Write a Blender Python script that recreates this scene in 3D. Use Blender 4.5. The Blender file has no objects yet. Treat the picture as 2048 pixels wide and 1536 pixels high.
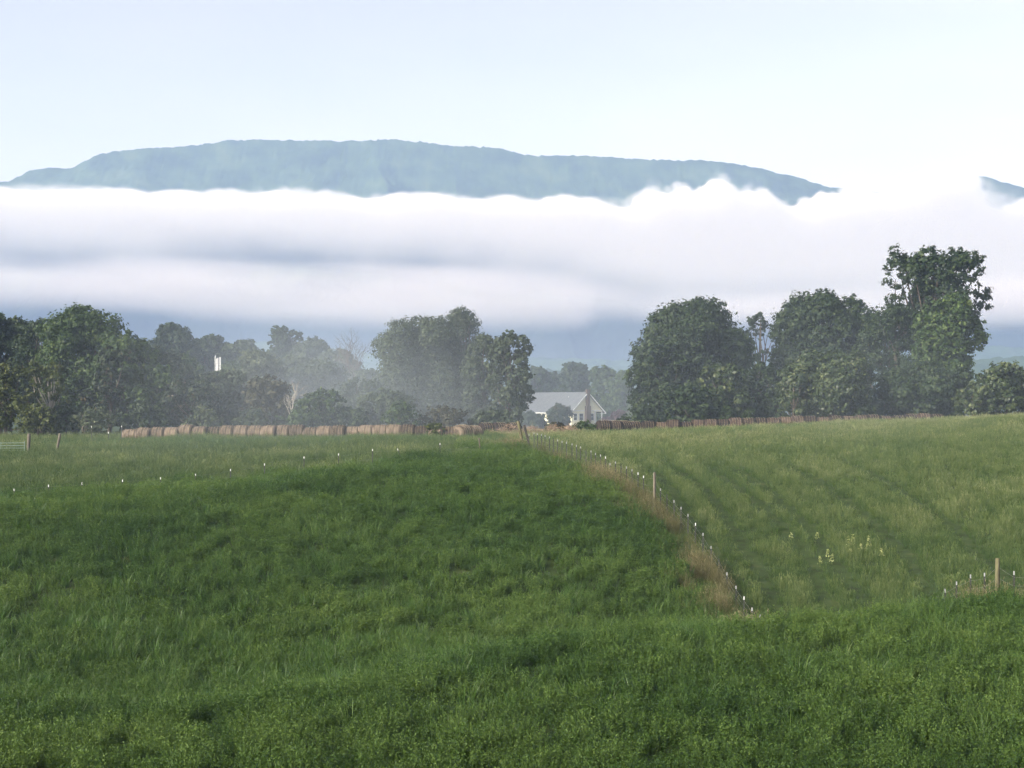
import bpy, math, random
import numpy as np
from mathutils import Vector, Matrix

# ------------------------------------------------------------------ camera, sky, sun, exposure
scene = bpy.context.scene
W0, H0, F, HY, CZ = 2048.0, 1536.0, 2844.0, 800.0, 10.0     # photo size, focal length in its pixels, eye-level row, eye height
cam_data = bpy.data.cameras.new("camera")
cam_data.sensor_width = 36.0
cam_data.lens = 36.0 * F / W0
cam_data.shift_y = (HY - H0 / 2) / W0
cam_data.clip_start = 0.5
cam_data.clip_end = 60000.0
camera = bpy.data.objects.new("camera", cam_data)
scene.collection.objects.link(camera)
camera.location = (0, 0, CZ)
camera.rotation_euler = (math.radians(90), 0, 0)
scene.camera = camera

SUN_AZ, SUN_EL = math.radians(126.0), math.radians(27.0)    # to the sun: from the left, a little behind the viewer
to_sun = Vector((-math.sin(SUN_AZ) * math.cos(SUN_EL), math.cos(SUN_AZ) * math.cos(SUN_EL), math.sin(SUN_EL)))
world = bpy.data.worlds.new("World")
scene.world = world
world.use_nodes = True
wn = world.node_tree
bg = wn.nodes["Background"]
sky = wn.nodes.new("ShaderNodeTexSky")
sky.sky_type = 'NISHITA'
sky.sun_disc = False
sky.sun_elevation = SUN_EL
sky.sun_rotation = -SUN_AZ
sky.altitude = 500
sky.air_density = 0.8
sky.dust_density = 4.0
sky.ozone_density = 1.0
# thin high overcast: the same sky light, paled through a veil that is patchy all over the dome
tcw = wn.nodes.new("ShaderNodeTexCoord")
mpw = wn.nodes.new("ShaderNodeMapping"); mpw.inputs["Scale"].default_value = (1.6, 1.6, 5.0)
nzw = wn.nodes.new("ShaderNodeTexNoise"); nzw.inputs["Scale"].default_value = 1.7; nzw.inputs["Detail"].default_value = 5
rmw = wn.nodes.new("ShaderNodeMapRange"); rmw.inputs[1].default_value = 0.30; rmw.inputs[2].default_value = 0.62; rmw.inputs[3].default_value = 0.72; rmw.inputs[4].default_value = 0.88
bw = wn.nodes.new("ShaderNodeRGBToBW")
gw = wn.nodes.new("ShaderNodeMix"); gw.data_type = 'RGBA'; gw.blend_type = 'MULTIPLY'; gw.inputs[0].default_value = 1.0; gw.inputs[7].default_value = (2.08, 2.0, 1.94, 1)
mw = wn.nodes.new("ShaderNodeMix"); mw.data_type = 'RGBA'
wl = wn.links.new
wl(tcw.outputs["Generated"], mpw.inputs[0]); wl(mpw.outputs[0], nzw.inputs["Vector"]); wl(nzw.outputs[0], rmw.inputs[0])
wl(sky.outputs[0], bw.inputs[0]); wl(bw.outputs[0], gw.inputs[6])
wl(rmw.outputs[0], mw.inputs[0]); wl(sky.outputs[0], mw.inputs[6]); wl(gw.outputs[2], mw.inputs[7])
wl(mw.outputs[2], bg.inputs[0])
bg.inputs[1].default_value = 0.15

sun_data = bpy.data.lights.new("sun", 'SUN')
sun_data.energy = 4.4
sun_data.angle = math.radians(1.5)
sun_data.color = (1.0, 0.88, 0.71)
sun = bpy.data.objects.new("sun", sun_data)
scene.collection.objects.link(sun)
sun.location = (-60, -60, 80)
sun.rotation_euler = to_sun.to_track_quat('Z', 'Y').to_euler()

scene.view_settings.view_transform = 'Standard'
scene.view_settings.look = 'None'
scene.view_settings.gamma = 1.0
scene.view_settings.exposure = 0.60
scene.view_settings.use_curve_mapping = False
scene.render.engine = 'CYCLES'
cy = scene.cycles
cy.use_denoising = True
cy.use_adaptive_sampling = True
cy.adaptive_threshold = 0.03
cy.max_bounces = 6
cy.diffuse_bounces = 2
cy.glossy_bounces = 2
cy.transmission_bounces = 2
cy.volume_bounces = 4
cy.transparent_max_bounces = 16
cy.caustics_reflective = False
cy.caustics_refractive = False
cy.volume_max_steps = 256

# ------------------------------------------------------------------ helpers
col = scene.collection
rng = np.random.default_rng(11)


def P(px, py, d):
    """point of the place seen at photo pixel (px, py) at ground distance d"""
    return Vector(((px - 1024.0) / F * d, d, CZ - (py - HY) / F * d))


def tag(o, label=None, cat=None, group=None, kind=None):
    if label: o["label"] = label
    if cat: o["category"] = cat
    if group: o["group"] = group
    if kind: o["kind"] = kind
    return o


def empty(name, loc=(0, 0, 0), rz=0.0):
    o = bpy.data.objects.new(name, None)
    col.objects.link(o)
    o.location = loc
    o.rotation_euler = (0, 0, rz)
    o.empty_display_size = 0.5
    return o


def mesh_np(name, verts, faces, mats=(), attrs=None, smooth=False):
    """faces: (n,3) or (n,4) int array, or list of lists"""
    me = bpy.data.meshes.new(name)
    if isinstance(faces, np.ndarray):
        v = np.asarray(verts, dtype=np.float32)
        n, k = faces.shape
        me.vertices.add(len(v))
        me.vertices.foreach_set("co", v.ravel())
        me.loops.add(n * k)
        me.loops.foreach_set("vertex_index", faces.ravel().astype(np.int32))
        me.polygons.add(n)
        me.polygons.foreach_set("loop_start", np.arange(0, n * k, k, dtype=np.int32))
        me.update(calc_edges=True)
    else:
        me.from_pydata([tuple(p) for p in verts], [], faces)
    if attrs:
        for an, av in attrs.items():
            a = me.attributes.new(an, 'FLOAT', 'POINT')
            a.data.foreach_set("value", np.asarray(av, dtype=np.float32))
    if smooth:
        me.polygons.foreach_set("use_smooth", np.ones(len(me.polygons), dtype=bool))
    for m in mats:
        me.materials.append(m)
    return me


def obj(name, me, parent=None, loc=None):
    o = bpy.data.objects.new(name, me)
    col.objects.link(o)
    if parent is not None: o.parent = parent
    if loc is not None: o.location = loc
    return o


class MB:
    """collects boxes, tubes and quads into one mesh"""
    def __init__(s): s.v, s.f = [], []

    def quad(s, a, b, c, d):
        n = len(s.v); s.v += [tuple(a), tuple(b), tuple(c), tuple(d)]; s.f.append([n, n + 1, n + 2, n + 3]); return s

    def box(s, x0, x1, y0, y1, z0, z1, m=None):
        n = len(s.v)
        pts = [(x0, y0, z0), (x1, y0, z0), (x1, y1, z0), (x0, y1, z0), (x0, y0, z1), (x1, y0, z1), (x1, y1, z1), (x0, y1, z1)]
        if m is not None: pts = [tuple(m @ Vector(p)) for p in pts]
        s.v += pts
        s.f += [[n + i for i in q] for q in ((0, 3, 2, 1), (4, 5, 6, 7), (0, 1, 5, 4), (1, 2, 6, 5), (2, 3, 7, 6), (3, 0, 4, 7))]
        return s

    def tube(s, pts, rads, k=6, caps=True):
        pts = [Vector(p) for p in pts]; n0 = len(s.v)
        for i, p in enumerate(pts):
            t = (pts[min(i + 1, len(pts) - 1)] - pts[max(i - 1, 0)]).normalized()
            a = t.orthogonal().normalized(); b = t.cross(a)
            if i and (a - pa).length > 0.5:      # keep the ring from turning over
                a = (pa - t * pa.dot(t)).normalized(); b = t.cross(a)
            pa = a
            for j in range(k):
                q = 2 * math.pi * j / k
                s.v.append(tuple(p + (a * math.cos(q) + b * math.sin(q)) * rads[i]))
        for i in range(len(pts) - 1):
            for j in range(k):
                s.f.append([n0 + i * k + j, n0 + i * k + (j + 1) % k, n0 + (i + 1) * k + (j + 1) % k, n0 + (i + 1) * k + j])
        if caps:
            s.f.append([n0 + j for j in range(k)][::-1]); s.f.append([n0 + (len(pts) - 1) * k + j for j in range(k)])
        return s

    def mesh(s, name, mat, smooth=False): return mesh_np(name, s.v, s.f, (mat,), smooth=smooth)
    def build(s, name, mat, parent=None, smooth=False): return obj(name, s.mesh(name, mat, smooth), parent)


def vnoise(x, y, seed=0):
    """smooth value noise in 0..1 over numpy arrays"""
    x = np.asarray(x, float); y = np.asarray(y, float)
    xi = np.floor(x).astype(np.int64); yi = np.floor(y).astype(np.int64)
    fx = x - xi; fy = y - yi
    fx = fx * fx * fx * (fx * (fx * 6 - 15) + 10); fy = fy * fy * fy * (fy * (fy * 6 - 15) + 10)

    def h(a, b):
        n = (a * 374761393 + b * 668265263 + seed * 1442695041) & 0xFFFFFFFF
        n = ((n ^ (n >> 13)) * 1274126177) & 0xFFFFFFFF
        return ((n ^ (n >> 16)) & 0xFFFF) / 65535.0
    return (h(xi, yi) * (1 - fx) + h(xi + 1, yi) * fx) * (1 - fy) + (h(xi, yi + 1) * (1 - fx) + h(xi + 1, yi + 1) * fx) * fy


def fbm(x, y, seed=0, oct=4, gain=0.5):
    t = 0; a = 1.0; s = 0
    for i in range(oct):
        t = t + a * vnoise(x * 2 ** i, y * 2 ** i, seed + i * 17); s += a; a *= gain
    return t / s


# ------------------------------------------------------------------ materials
def new_mat(name):
    m = bpy.data.materials.new(name); m.use_nodes = True
    nt = m.node_tree; nt.nodes.clear()
    out = nt.nodes.new("ShaderNodeOutputMaterial")
    return m, nt, out


def ramp(nt, fac, stops):
    r = nt.nodes.new("ShaderNodeValToRGB")
    while len(r.color_ramp.elements) < len(stops): r.color_ramp.elements.new(0.5)
    for e, (p, c) in zip(r.color_ramp.elements, stops):
        e.position = p; e.color = (*c, 1)
    nt.links.new(fac, r.inputs[0])
    return r.outputs[0]


def noise(nt, scale, detail=4, rough=0.55, coords='Object', vec_scale=None):
    n = nt.nodes.new("ShaderNodeTexNoise"); n.inputs["Scale"].default_value = scale
    n.inputs["Detail"].default_value = detail; n.inputs["Roughness"].default_value = rough
    tc = nt.nodes.new("ShaderNodeTexCoord"); src = tc.outputs[coords]
    if vec_scale:
        mp = nt.nodes.new("ShaderNodeMapping"); mp.inputs["Scale"].default_value = vec_scale
        nt.links.new(src, mp.inputs[0]); src = mp.outputs[0]
    nt.links.new(src, n.inputs["Vector"])
    return n.outputs[0]


def mat_surface(name, stops, scale=3.0, rough=0.8, bump=0.2, bscale=None, coords='Object', vec_scale=None, spec=0.3, metallic=0.0, bdist=0.02):
    m, nt, out = new_mat(name)
    b = nt.nodes.new("ShaderNodeBsdfPrincipled")
    f = noise(nt, scale, 5, 0.6, coords, vec_scale)
    nt.links.new(ramp(nt, f, stops), b.inputs["Base Color"])
    b.inputs["Roughness"].default_value = rough
    b.inputs["Metallic"].default_value = metallic
    b.inputs["Specular IOR Level"].default_value = spec
    if bump:
        bp = nt.nodes.new("ShaderNodeBump"); bp.inputs["Strength"].default_value = bump; bp.inputs["Distance"].default_value = bdist
        nt.links.new(noise(nt, bscale or scale * 4, 4, 0.6, coords, vec_scale), bp.inputs["Height"])
        nt.links.new(bp.outputs[0], b.inputs["Normal"])
    nt.links.new(b.outputs[0], out.inputs[0])
    return m


def mat_leaf(name, stops, transl=0.35, rough=0.55, spec=0.25, instancer=None):
    """foliage: colour varies per leaf (attribute 'tint') and, for scattered plants, per plant"""
    m, nt, out = new_mat(name)
    at = nt.nodes.new("ShaderNodeAttribute"); at.attribute_name = "tint"
    fac = at.outputs["Fac"]
    if instancer:
        ai = nt.nodes.new("ShaderNodeAttribute"); ai.attribute_type = 'INSTANCER'; ai.attribute_name = "ptint"
        mx = nt.nodes.new("ShaderNodeMix"); mx.inputs[0].default_value = instancer
        nt.links.new(fac, mx.inputs[2]); nt.links.new(ai.outputs["Fac"], mx.inputs[3])
        fac = mx.outputs[0]
    c = ramp(nt, fac, stops)
    b = nt.nodes.new("ShaderNodeBsdfPrincipled")
    nt.links.new(c, b.inputs["Base Color"]); b.inputs["Roughness"].default_value = rough
    b.inputs["Specular IOR Level"].default_value = spec
    t = nt.nodes.new("ShaderNodeBsdfTranslucent")
    nt.links.new(c, t.inputs[0])
    mix = nt.nodes.new("ShaderNodeMixShader"); mix.inputs[0].default_value = transl
    nt.links.new(b.outputs[0], mix.inputs[1]); nt.links.new(t.outputs[0], mix.inputs[2])
    nt.links.new(mix.outputs[0], out.inputs[0])
    return m


def mat_volume(name, color, density, aniso=0.0):
    m, nt, out = new_mat(name)
    v = nt.nodes.new("ShaderNodeVolumePrincipled")
    v.inputs["Color"].default_value = (*color, 1)
    v.inputs["Density"].default_value = density
    v.inputs["Anisotropy"].default_value = aniso
    nt.links.new(v.outputs[0], out.inputs["Volume"])
    return m, nt, v

# ------------------------------------------------------------------ the lie of the land
# distance -> photo row of the bare ground, along nine lines of sight
PROFILES = {
    0:    [(34, 1536), (42, 1455), (50, 1370), (60, 1238), (72, 1118), (84, 1018), (90, 1022), (98, 992), (110, 950), (125, 908), (140, 882), (160, 872)],
    400:  [(34, 1536), (41, 1440), (46, 1452), (53, 1372), (62, 1215), (75, 1088), (92, 984), (100, 984), (115, 930), (130, 890), (140, 877), (160, 870)],
    700:  [(34, 1536), (42.5, 1385), (47, 1402), (54, 1330), (64, 1200), (80, 1058), (98, 953), (105, 948), (118, 910), (130, 885), (140, 876), (160, 868)],
    1000: [(34, 1536), (42, 1398), (48, 1312), (53, 1334), (58, 1288), (65, 1210), (75, 1088), (90, 987), (105, 926), (115, 908), (125, 893), (140, 874), (160, 867)],
    1200: [(34, 1536), (42, 1396), (50, 1284), (55, 1302), (60, 1272), (66, 1202), (75, 1095), (88, 1006), (103, 949), (115, 918), (130, 888), (145, 871), (165, 864)],
    1400: [(34, 1536), (42, 1392), (50, 1270), (55, 1280), (62, 1268), (70, 1185), (80, 1103), (95, 994), (110, 933), (125, 893), (140, 871), (155, 861), (165, 864)],
    1600: [(34, 1536), (42, 1385), (52, 1255), (57, 1280), (63, 1276), (72, 1175), (85, 1066), (100, 974), (120, 903), (140, 863), (150, 851), (165, 859)],
    1800: [(34, 1536), (43, 1362), (54, 1232), (60, 1242), (66, 1228), (75, 1138), (90, 1026), (110, 924), (130, 866), (143, 847), (150, 847), (162, 857)],
    2048: [(34, 1536), (44, 1334), (56, 1216), (62, 1220), (68, 1172), (80, 1086), (100, 964), (120, 884), (138, 835), (150, 841), (165, 851)],
}
_D = np.arange(0, 3300, 1.0)
_U = np.arange(-1400, 3500, 20.0)
_cols = sorted(PROFILES)
_rows = []
for c in _cols:
    pr = PROFILES[c]
    d = [0.0, 14.0, 24.0] + [p[0] for p in pr] + [200, 340, 520, 900, 2000, 3300]
    z = [CZ - 7.6, CZ - 8.0, CZ - 8.5] + [CZ - (p[1] - HY) / F * p[0] for p in pr] + [CZ - 5.6, CZ - 7.0, CZ - 9.0, CZ - 12, CZ - 14, CZ - 14]
    r = np.interp(_D, d, z)
    k = np.hanning(9); k /= k.sum()
    r[10:400] = np.convolve(np.pad(r, 4, mode='edge'), k, 'valid')[10:400]
    _rows.append(r)
_rows = np.array(_rows)
_T = np.array([np.interp(_U, _cols, _rows[:, j]) for j in range(len(_D))]).T      # (u, d)
k = np.hanning(17); k /= k.sum()
_T = np.apply_along_axis(lambda c: np.convolve(np.pad(c, 8, mode='edge'), k, 'valid'), 0, _T)


def ground(x, y):
    x = np.asarray(x, float); y = np.asarray(y, float)
    yy = np.clip(y, 0, 3290)
    u = 1024 + F * x / np.maximum(yy, 34)
    iu = np.clip((u + 1400) / 20.0, 0, len(_U) - 1.001); idd = np.clip(yy, 0, len(_D) - 1.001)
    a = iu.astype(int); b = idd.astype(int); fa = iu - a; fb = idd - b
    z = (_T[a, b] * (1 - fa) + _T[a + 1, b] * fa) * (1 - fb) + (_T[a, b + 1] * (1 - fa) + _T[a + 1, b + 1] * fa) * fb
    z = z + (fbm(x / 6.0, y / 6.0, 5, 3) - 0.5) * 0.35 * np.clip((yy - 5) / 20, 0, 1)
    return z


def G(px, d):
    x = (px - 1024.0) / F * d
    return Vector((x, d, float(ground(x, d))))


# ground sheet: fine in the fields, coarse out to the foot of the mountain
def axis(parts):
    a = [parts[0][0]]
    for lo, hi, st in parts: a += list(np.arange(lo, hi, st) + st)
    return np.array(a)


gx = axis([(-2300, -400, 100), (-400, -80, 10), (-80, 80, 1.0), (80, 400, 10), (400, 2300, 100)])
gy = axis([(-120, 20, 10), (20, 180, 1.0), (180, 600, 10), (600, 3100, 100)])
X, Y = np.meshgrid(gx, gy)
Z = ground(X, Y)
ny, nx = X.shape
idx = np.arange(nx * ny).reshape(ny, nx)
quads = np.stack([idx[:-1, :-1], idx[:-1, 1:], idx[1:, 1:], idx[1:, :-1]], -1).reshape(-1, 4)
m_ground = mat_surface("soil_and_thatch", [(0.3, (0.020, 0.030, 0.010)), (0.55, (0.035, 0.055, 0.016)), (0.75, (0.06, 0.07, 0.025))], 0.8, 0.95, 0.6, 6.0, spec=0.1)
ground_o = obj("ground", mesh_np("ground", np.stack([X, Y, Z], -1).reshape(-1, 3), quads, (m_ground,), smooth=True))
tag(ground_o, "green farm fields rolling down to the valley floor", "ground", kind="structure")

# ------------------------------------------------------------------ mountain and foothills
m_forest = mat_surface("far_forest", [(0.35, (0.026, 0.044, 0.020)), (0.55, (0.052, 0.082, 0.034)), (0.75, (0.090, 0.112, 0.050))], 0.012, 0.95, 0.0, spec=0.05)


def crest(pairs, d):
    xs = [(p[0] - 1024) / F * d for p in pairs]; zs = [CZ - (p[1] - HY) / F * d for p in pairs]
    return xs, zs


def forest_bumps(X, Y, seed, size=11.0, amp=6.0):
    n = np.abs(vnoise(X / size, Y / size, seed) - 0.5) * 2
    n2 = np.abs(vnoise(X / size * 0.47 + 31, Y / size * 0.47, seed + 3) - 0.5) * 2
    return -(n * 0.6 + n2 * 0.8) * amp + vnoise(X / size * 1.9, Y / size * 1.9, seed + 9) * amp * 0.7


D1 = 5100.0
xs, zs = crest([(-900, 470), (-500, 425), (-200, 400), (-40, 378), (60, 368), (110, 352), (160, 325), (200, 306), (260, 298), (330, 294), (400, 289), (450, 280), (520, 279), (620, 280),
                (700, 282), (780, 277), (830, 281), (900, 291), (960, 291), (1010, 298), (1060, 311), (1130, 309), (1240, 315), (1330, 320), (1400, 319),
                (1460, 325), (1540, 340), (1610, 359), (1660, 374), (1730, 379), (1800, 390), (1900, 408), (2100, 425), (2700, 440), (3200, 445)], D1)
mx = np.arange(-3100, 3100, 6.5)
my = np.concatenate([np.arange(3330, 4300, 18), np.arange(4300, 5140, 6.5), np.arange(5140, 5500, 30)])
X, Y = np.meshgrid(mx, my)
top = np.interp(X, xs, zs)
k = np.hanning(21); k /= k.sum()
top = np.apply_along_axis(lambda c: np.convolve(np.pad(c, 10, mode='edge'), k, 'valid'), 1, top)
t = np.clip((Y - 3330) / (D1 - 3330), 0, 1)
prof = np.where(t < 0.5, t * 0.36, 0.18 + (t - 0.5) / 0.5 * 0.82)
warp = (fbm(X / 500, Y / 500, 3, 3) - 0.5) * 420
spur = np.abs(vnoise((X + warp + (D1 - Y) * 0.35) / 430.0, Y / 2400.0, 21) - 0.5) * 2
spur2 = np.abs(vnoise((X + warp * 0.6 - (D1 - Y) * 0.2) / 190.0, Y / 900.0, 23) - 0.5) * 2
w = np.clip(4 * t * (1 - t), 0, 1)
Z = -14 + (top + 14) * prof - w * (spur * 300 + spur2 * 130) * np.clip(t * 2.2, 0, 1)
Z = np.where(Y > D1, top - (Y - D1) * 0.5, Z)
Z = np.maximum(Z, -16) + forest_bumps(X, Y, 41) * np.clip(t * 6, 0, 1)
ny, nx = X.shape
idx = np.arange(nx * ny).reshape(ny, nx)
quads = np.stack([idx[:-1, :-1], idx[:-1, 1:], idx[1:, 1:], idx[1:, :-1]], -1).reshape(-1, 4)
mo = obj("mountain", mesh_np("mountain", np.stack([X, Y, Z], -1).reshape(-1, 3), quads, (m_forest,), smooth=True))
tag(mo, "long blue forested mountain ridge rising above the cloud bank", "mountain", kind="structure")


def far_hill(name, label, D, pairs, depth, x0, x1, seed, step=9.0):
    xs, zs = crest(pairs, D)
    X, Y = np.meshgrid(np.arange(x0, x1, step), np.arange(D - depth, D + depth * 0.5, step))
    top = np.interp(X, xs, zs)
    t = (Y - D) / depth
    g = np.where(t < 0, 1 - np.abs(t) ** 1.4, 1 - t * 1.2)
    Z = -16 + (top + 16) * g + forest_bumps(X, Y, seed, 12, 6) - np.abs(vnoise((X + Y * 0.5) / 240, Y / 700, seed) - 0.5) * 60 * np.clip(-t * 3, 0, 1)
    ny, nx = X.shape
    idx = np.arange(nx * ny).reshape(ny, nx)
    quads = np.stack([idx[:-1, :-1], idx[:-1, 1:], idx[1:, 1:], idx[1:, :-1]], -1).reshape(-1, 4)
    o = obj(name, mesh_np(name, np.stack([X, Y, Z], -1).reshape(-1, 3), quads, (m_forest,), smooth=True))
    return tag(o, label, "hill", kind="structure")


far_hill("hill", "blue shoulder of mountain above the cloud at the right edge", 5600,
         [(1700, 420), (1840, 385), (1900, 360), (1930, 350), (1960, 351), (2000, 362), (2048, 375), (2200, 400), (2700, 460)], 900, 1200, 3200, 61)
far_hill("hill", "small rounded hilltop showing past the left end of the ridge", 6000,
         [(-700, 420), (-300, 390), (-60, 372), (20, 362), (60, 341), (100, 334), (140, 336), (200, 350), (500, 420)], 800, -3400, -900, 67)

# wooded foothills in the valley, inside the haze
def foothill(D, pairs, seed, label):
    xs, zs = crest(pairs, D)
    x0, x1 = xs[0], xs[-1]
    X, Y = np.meshgrid(np.arange(x0, x1, 6.0), np.arange(D - 260, D + 160, 6.0))
    top = np.interp(X, xs, zs) + (fbm(X / 160, Y / 160, seed + 5, 3) - 0.5) * 16
    t = (Y - D) / 260
    g = np.where(t < 0, 1 - np.abs(t) ** 1.6, 1 - t * t * 2.6)
    Z = -14 + (top + 14) * g + forest_bumps(X, Y, seed, 13, 7)
    ny, nx = X.shape
    idx = np.arange(nx * ny).reshape(ny, nx)
    quads = np.stack([idx[:-1, :-1], idx[:-1, 1:], idx[1:, 1:], idx[1:, :-1]], -1).reshape(-1, 4)
    o = obj("foothill", mesh_np("foothill", np.stack([X, Y, Z], -1).reshape(-1, 3), quads, (m_forest,), smooth=True))
    tag(o, label, "hill", kind="structure")


foothill(2750, [(-500, 700), (0, 690), (300, 684), (600, 690), (900, 712), (1050, 716), (1250, 724), (1500, 716), (1800, 702), (1990, 694), (2048, 700), (2600, 710)], 71, "low wooded foothill under the cloud in the gap behind the house")
foothill(1700, [(-500, 740), (0, 735), (500, 738), (1000, 742), (1250, 744), (1800, 728), (2000, 715), (2600, 720)], 77, "nearer low wooded rise in the valley behind the far trees")

# ------------------------------------------------------------------ air
m_haze, _, _ = mat_volume("haze_air", (0.49, 0.655, 1.0), 0.00020)
hz = MB().box(-2350, 2350, -150, 3230, -25, 700).build("haze", m_haze)
tag(hz, "pale blue morning haze filling the valley air", "haze", kind="stuff")


# cloud and mist banks: real density grids made from noise
class GN:
    def __init__(s, name):
        s.t = bpy.data.node_groups.new(name, 'GeometryNodeTree')
        s.t.interface.new_socket("Geometry", in_out='OUTPUT', socket_type='NodeSocketGeometry')
        s.out = s.t.nodes.new("NodeGroupOutput")

    def put(s, inp, v):
        if hasattr(v, "is_output"): s.t.links.new(v, inp)
        else: inp.default_value = v

    def m(s, op, a, b=0.0, clamp=False):
        n = s.t.nodes.new("ShaderNodeMath"); n.operation = op; n.use_clamp = clamp
        s.put(n.inputs[0], a); s.put(n.inputs[1], b)
        return n.outputs[0]

    def lin(s, v, a, b):        # 0 at a, 1 at b, clamped and smoothed
        n = s.t.nodes.new("ShaderNodeMapRange"); n.interpolation_type = 'SMOOTHSTEP'
        s.put(n.inputs[0], v); n.inputs[1].default_value = a; n.inputs[2].default_value = b
        return n.outputs[0]

    def pos(s):
        p = s.t.nodes.new("GeometryNodeInputPosition"); x = s.t.nodes.new("ShaderNodeSeparateXYZ")
        s.t.links.new(p.outputs[0], x.inputs[0])
        return p.outputs[0], x.outputs[0], x.outputs[1], x.outputs[2]

    def noise(s, vec, scale, detail=4, rough=0.55, off=(0, 0, 0)):
        mp = s.t.nodes.new("ShaderNodeVectorMath"); mp.operation = 'MULTIPLY_ADD'
        s.put(mp.inputs[0], vec); mp.inputs[1].default_value = scale; mp.inputs[2].default_value = off
        n = s.t.nodes.new("ShaderNodeTexNoise"); n.inputs["Scale"].default_value = 1.0
        n.inputs["Detail"].default_value = detail; n.inputs["Roughness"].default_value = rough
        s.t.links.new(mp.outputs[0], n.inputs["Vector"])
        return n.outputs[0]

    def cells(s, vec, scale, off=(0, 0, 0)):      # rounded billows: 1 in a billow's middle, 0 in the creases
        mp = s.t.nodes.new("ShaderNodeVectorMath"); mp.operation = 'MULTIPLY_ADD'
        s.put(mp.inputs[0], vec); mp.inputs[1].default_value = scale; mp.inputs[2].default_value = off
        n = s.t.nodes.new("ShaderNodeTexVoronoi"); n.inputs["Scale"].default_value = 1.0
        s.t.links.new(mp.outputs[0], n.inputs["Vector"])
        dd = n.outputs["Distance"]
        return s.m('SUBTRACT', 1.0, s.m('MULTIPLY', dd, dd))

    def curve(s, x, xs, ys):      # ys over xs as a field
        x0, x1, y0, y1 = min(xs), max(xs), min(ys), max(ys)
        fx = s.m('DIVIDE', s.m('SUBTRACT', x, x0), x1 - x0, True)
        c = s.t.nodes.new("ShaderNodeFloatCurve"); s.t.links.new(fx, c.inputs[1])
        cv = c.mapping.curves[0]
        pts = [((a - x0) / (x1 - x0), (b - y0) / (y1 - y0)) for a, b in zip(xs, ys)]
        cv.points[0].location = pts[0]; cv.points[1].location = pts[-1]
        for p in pts[1:-1]: cv.points.new(*p)
        c.mapping.update()
        return s.m('ADD', s.m('MULTIPLY', c.outputs[0], y1 - y0), y0)

    def cube(s, dens, lo, hi, res, mat):
        v = s.t.nodes.new("GeometryNodeVolumeCube")
        s.put(v.inputs["Density"], dens)
        v.inputs["Min"].default_value = lo; v.inputs["Max"].default_value = hi
        for ax, r in zip("XYZ", res): v.inputs["Resolution " + ax].default_value = r
        sm = s.t.nodes.new("GeometryNodeSetMaterial"); sm.inputs["Material"].default_value = mat
        s.t.links.new(v.outputs[0], sm.inputs[0]); s.t.links.new(sm.outputs[0], s.out.inputs[0])

    def obj(s, name, mat):
        me = bpy.data.meshes.new(name); me.materials.append(mat)
        o = obj(name, me)
        md = o.modifiers.new("density", 'NODES'); md.node_group = s.t
        return o


def zrow(pairs, d):
    return [(p[0] - 1024) / F * d for p in pairs], [CZ - (p[1] - HY) / F * d for p in pairs]


# high, bright bank with billowing top
m_cloud, _, _ = mat_volume("cloud_white", (0.995, 0.958, 0.90), 1.0, 0.0)
g = GN("cloud_bank_density"); p, x, y, z = g.pos()
DC = 4050.0
AMP = [(-900, 0.3), (0, 0.32), (480, 0.34), (560, 0.6), (650, 0.45), (1150, 0.5), (1260, 0.9), (2950, 1.0)]
top = g.curve(x, *zrow([(-900, 392), (-300, 385), (0, 386), (200, 386), (400, 392), (530, 392), (560, 385), (600, 393), (690, 397), (850, 399), (960, 404), (1150, 408), (1245, 414), (1275, 388), (1340, 384),
                        (1370, 386), (1412, 370), (1450, 384), (1520, 393), (1585, 412), (1640, 384), (1720, 382), (1800, 366), (1895, 358), (1940, 386), (2048, 412), (2400, 404), (2950, 396)], DC))
base = g.curve(x, *zrow([(-900, 530), (0, 532), (500, 526), (800, 540), (1000, 560), (1200, 590), (1500, 640), (2048, 650), (2950, 640)], DC))
puff = g.noise(p, (1 / 130, 1 / 200, 1 / 110), 5, 0.58)
low = g.noise(p, (1 / 420, 1 / 500, 1 / 200), 4, 0.55, (7, 3, 1))
wob = g.t.nodes.new("ShaderNodeVectorMath"); wob.operation = 'ADD'
nw = g.t.nodes.new("ShaderNodeTexNoise"); nw.inputs["Scale"].default_value = 1 / 60; nw.inputs["Detail"].default_value = 3
g.t.links.new(p, nw.inputs["Vector"])
sw = g.t.nodes.new("ShaderNodeVectorMath"); sw.operation = 'SCALE'; sw.inputs[3].default_value = 46
g.t.links.new(nw.outputs["Color"], sw.inputs[0]); g.t.links.new(p, wob.inputs[0]); g.t.links.new(sw.outputs[0], wob.inputs[1])
bil = g.m('ADD', g.m('MULTIPLY', g.cells(wob.outputs[0], (1 / 105, 1 / 120, 1 / 95)), 62), g.m('MULTIPLY', g.cells(wob.outputs[0], (1 / 42, 1 / 46, 1 / 38), (5, 2, 8)), 34))
amp = g.curve(x, *[[(q[0] - 1024) / F * DC for q in AMP], [q[1] for q in AMP]])
lift = g.m('MULTIPLY', g.m('ADD', g.m('SUBTRACT', bil, 80), g.m('MULTIPLY', g.m('SUBTRACT', puff, 0.5), 46)), amp)
dt = g.m('SUBTRACT', g.m('ADD', top, lift), z)
db = g.m('ADD', g.m('SUBTRACT', z, base), g.m('MULTIPLY', g.m('SUBTRACT', low, 0.5), 130))
dens = g.m('MULTIPLY', g.lin(dt, 0, 12), g.lin(db, -30, 130))
dens = g.m('MULTIPLY', dens, g.m('MULTIPLY', g.lin(y, 3800, 3960), g.lin(y, 4420, 4300)))
dens = g.m('MULTIPLY', dens, 0.045)
g.cube(dens, (-2700, 3780, 200), (2700, 4440, 690), (860, 60, 84), m_cloud)
cb = g.obj("cloud_bank", m_cloud)
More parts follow.
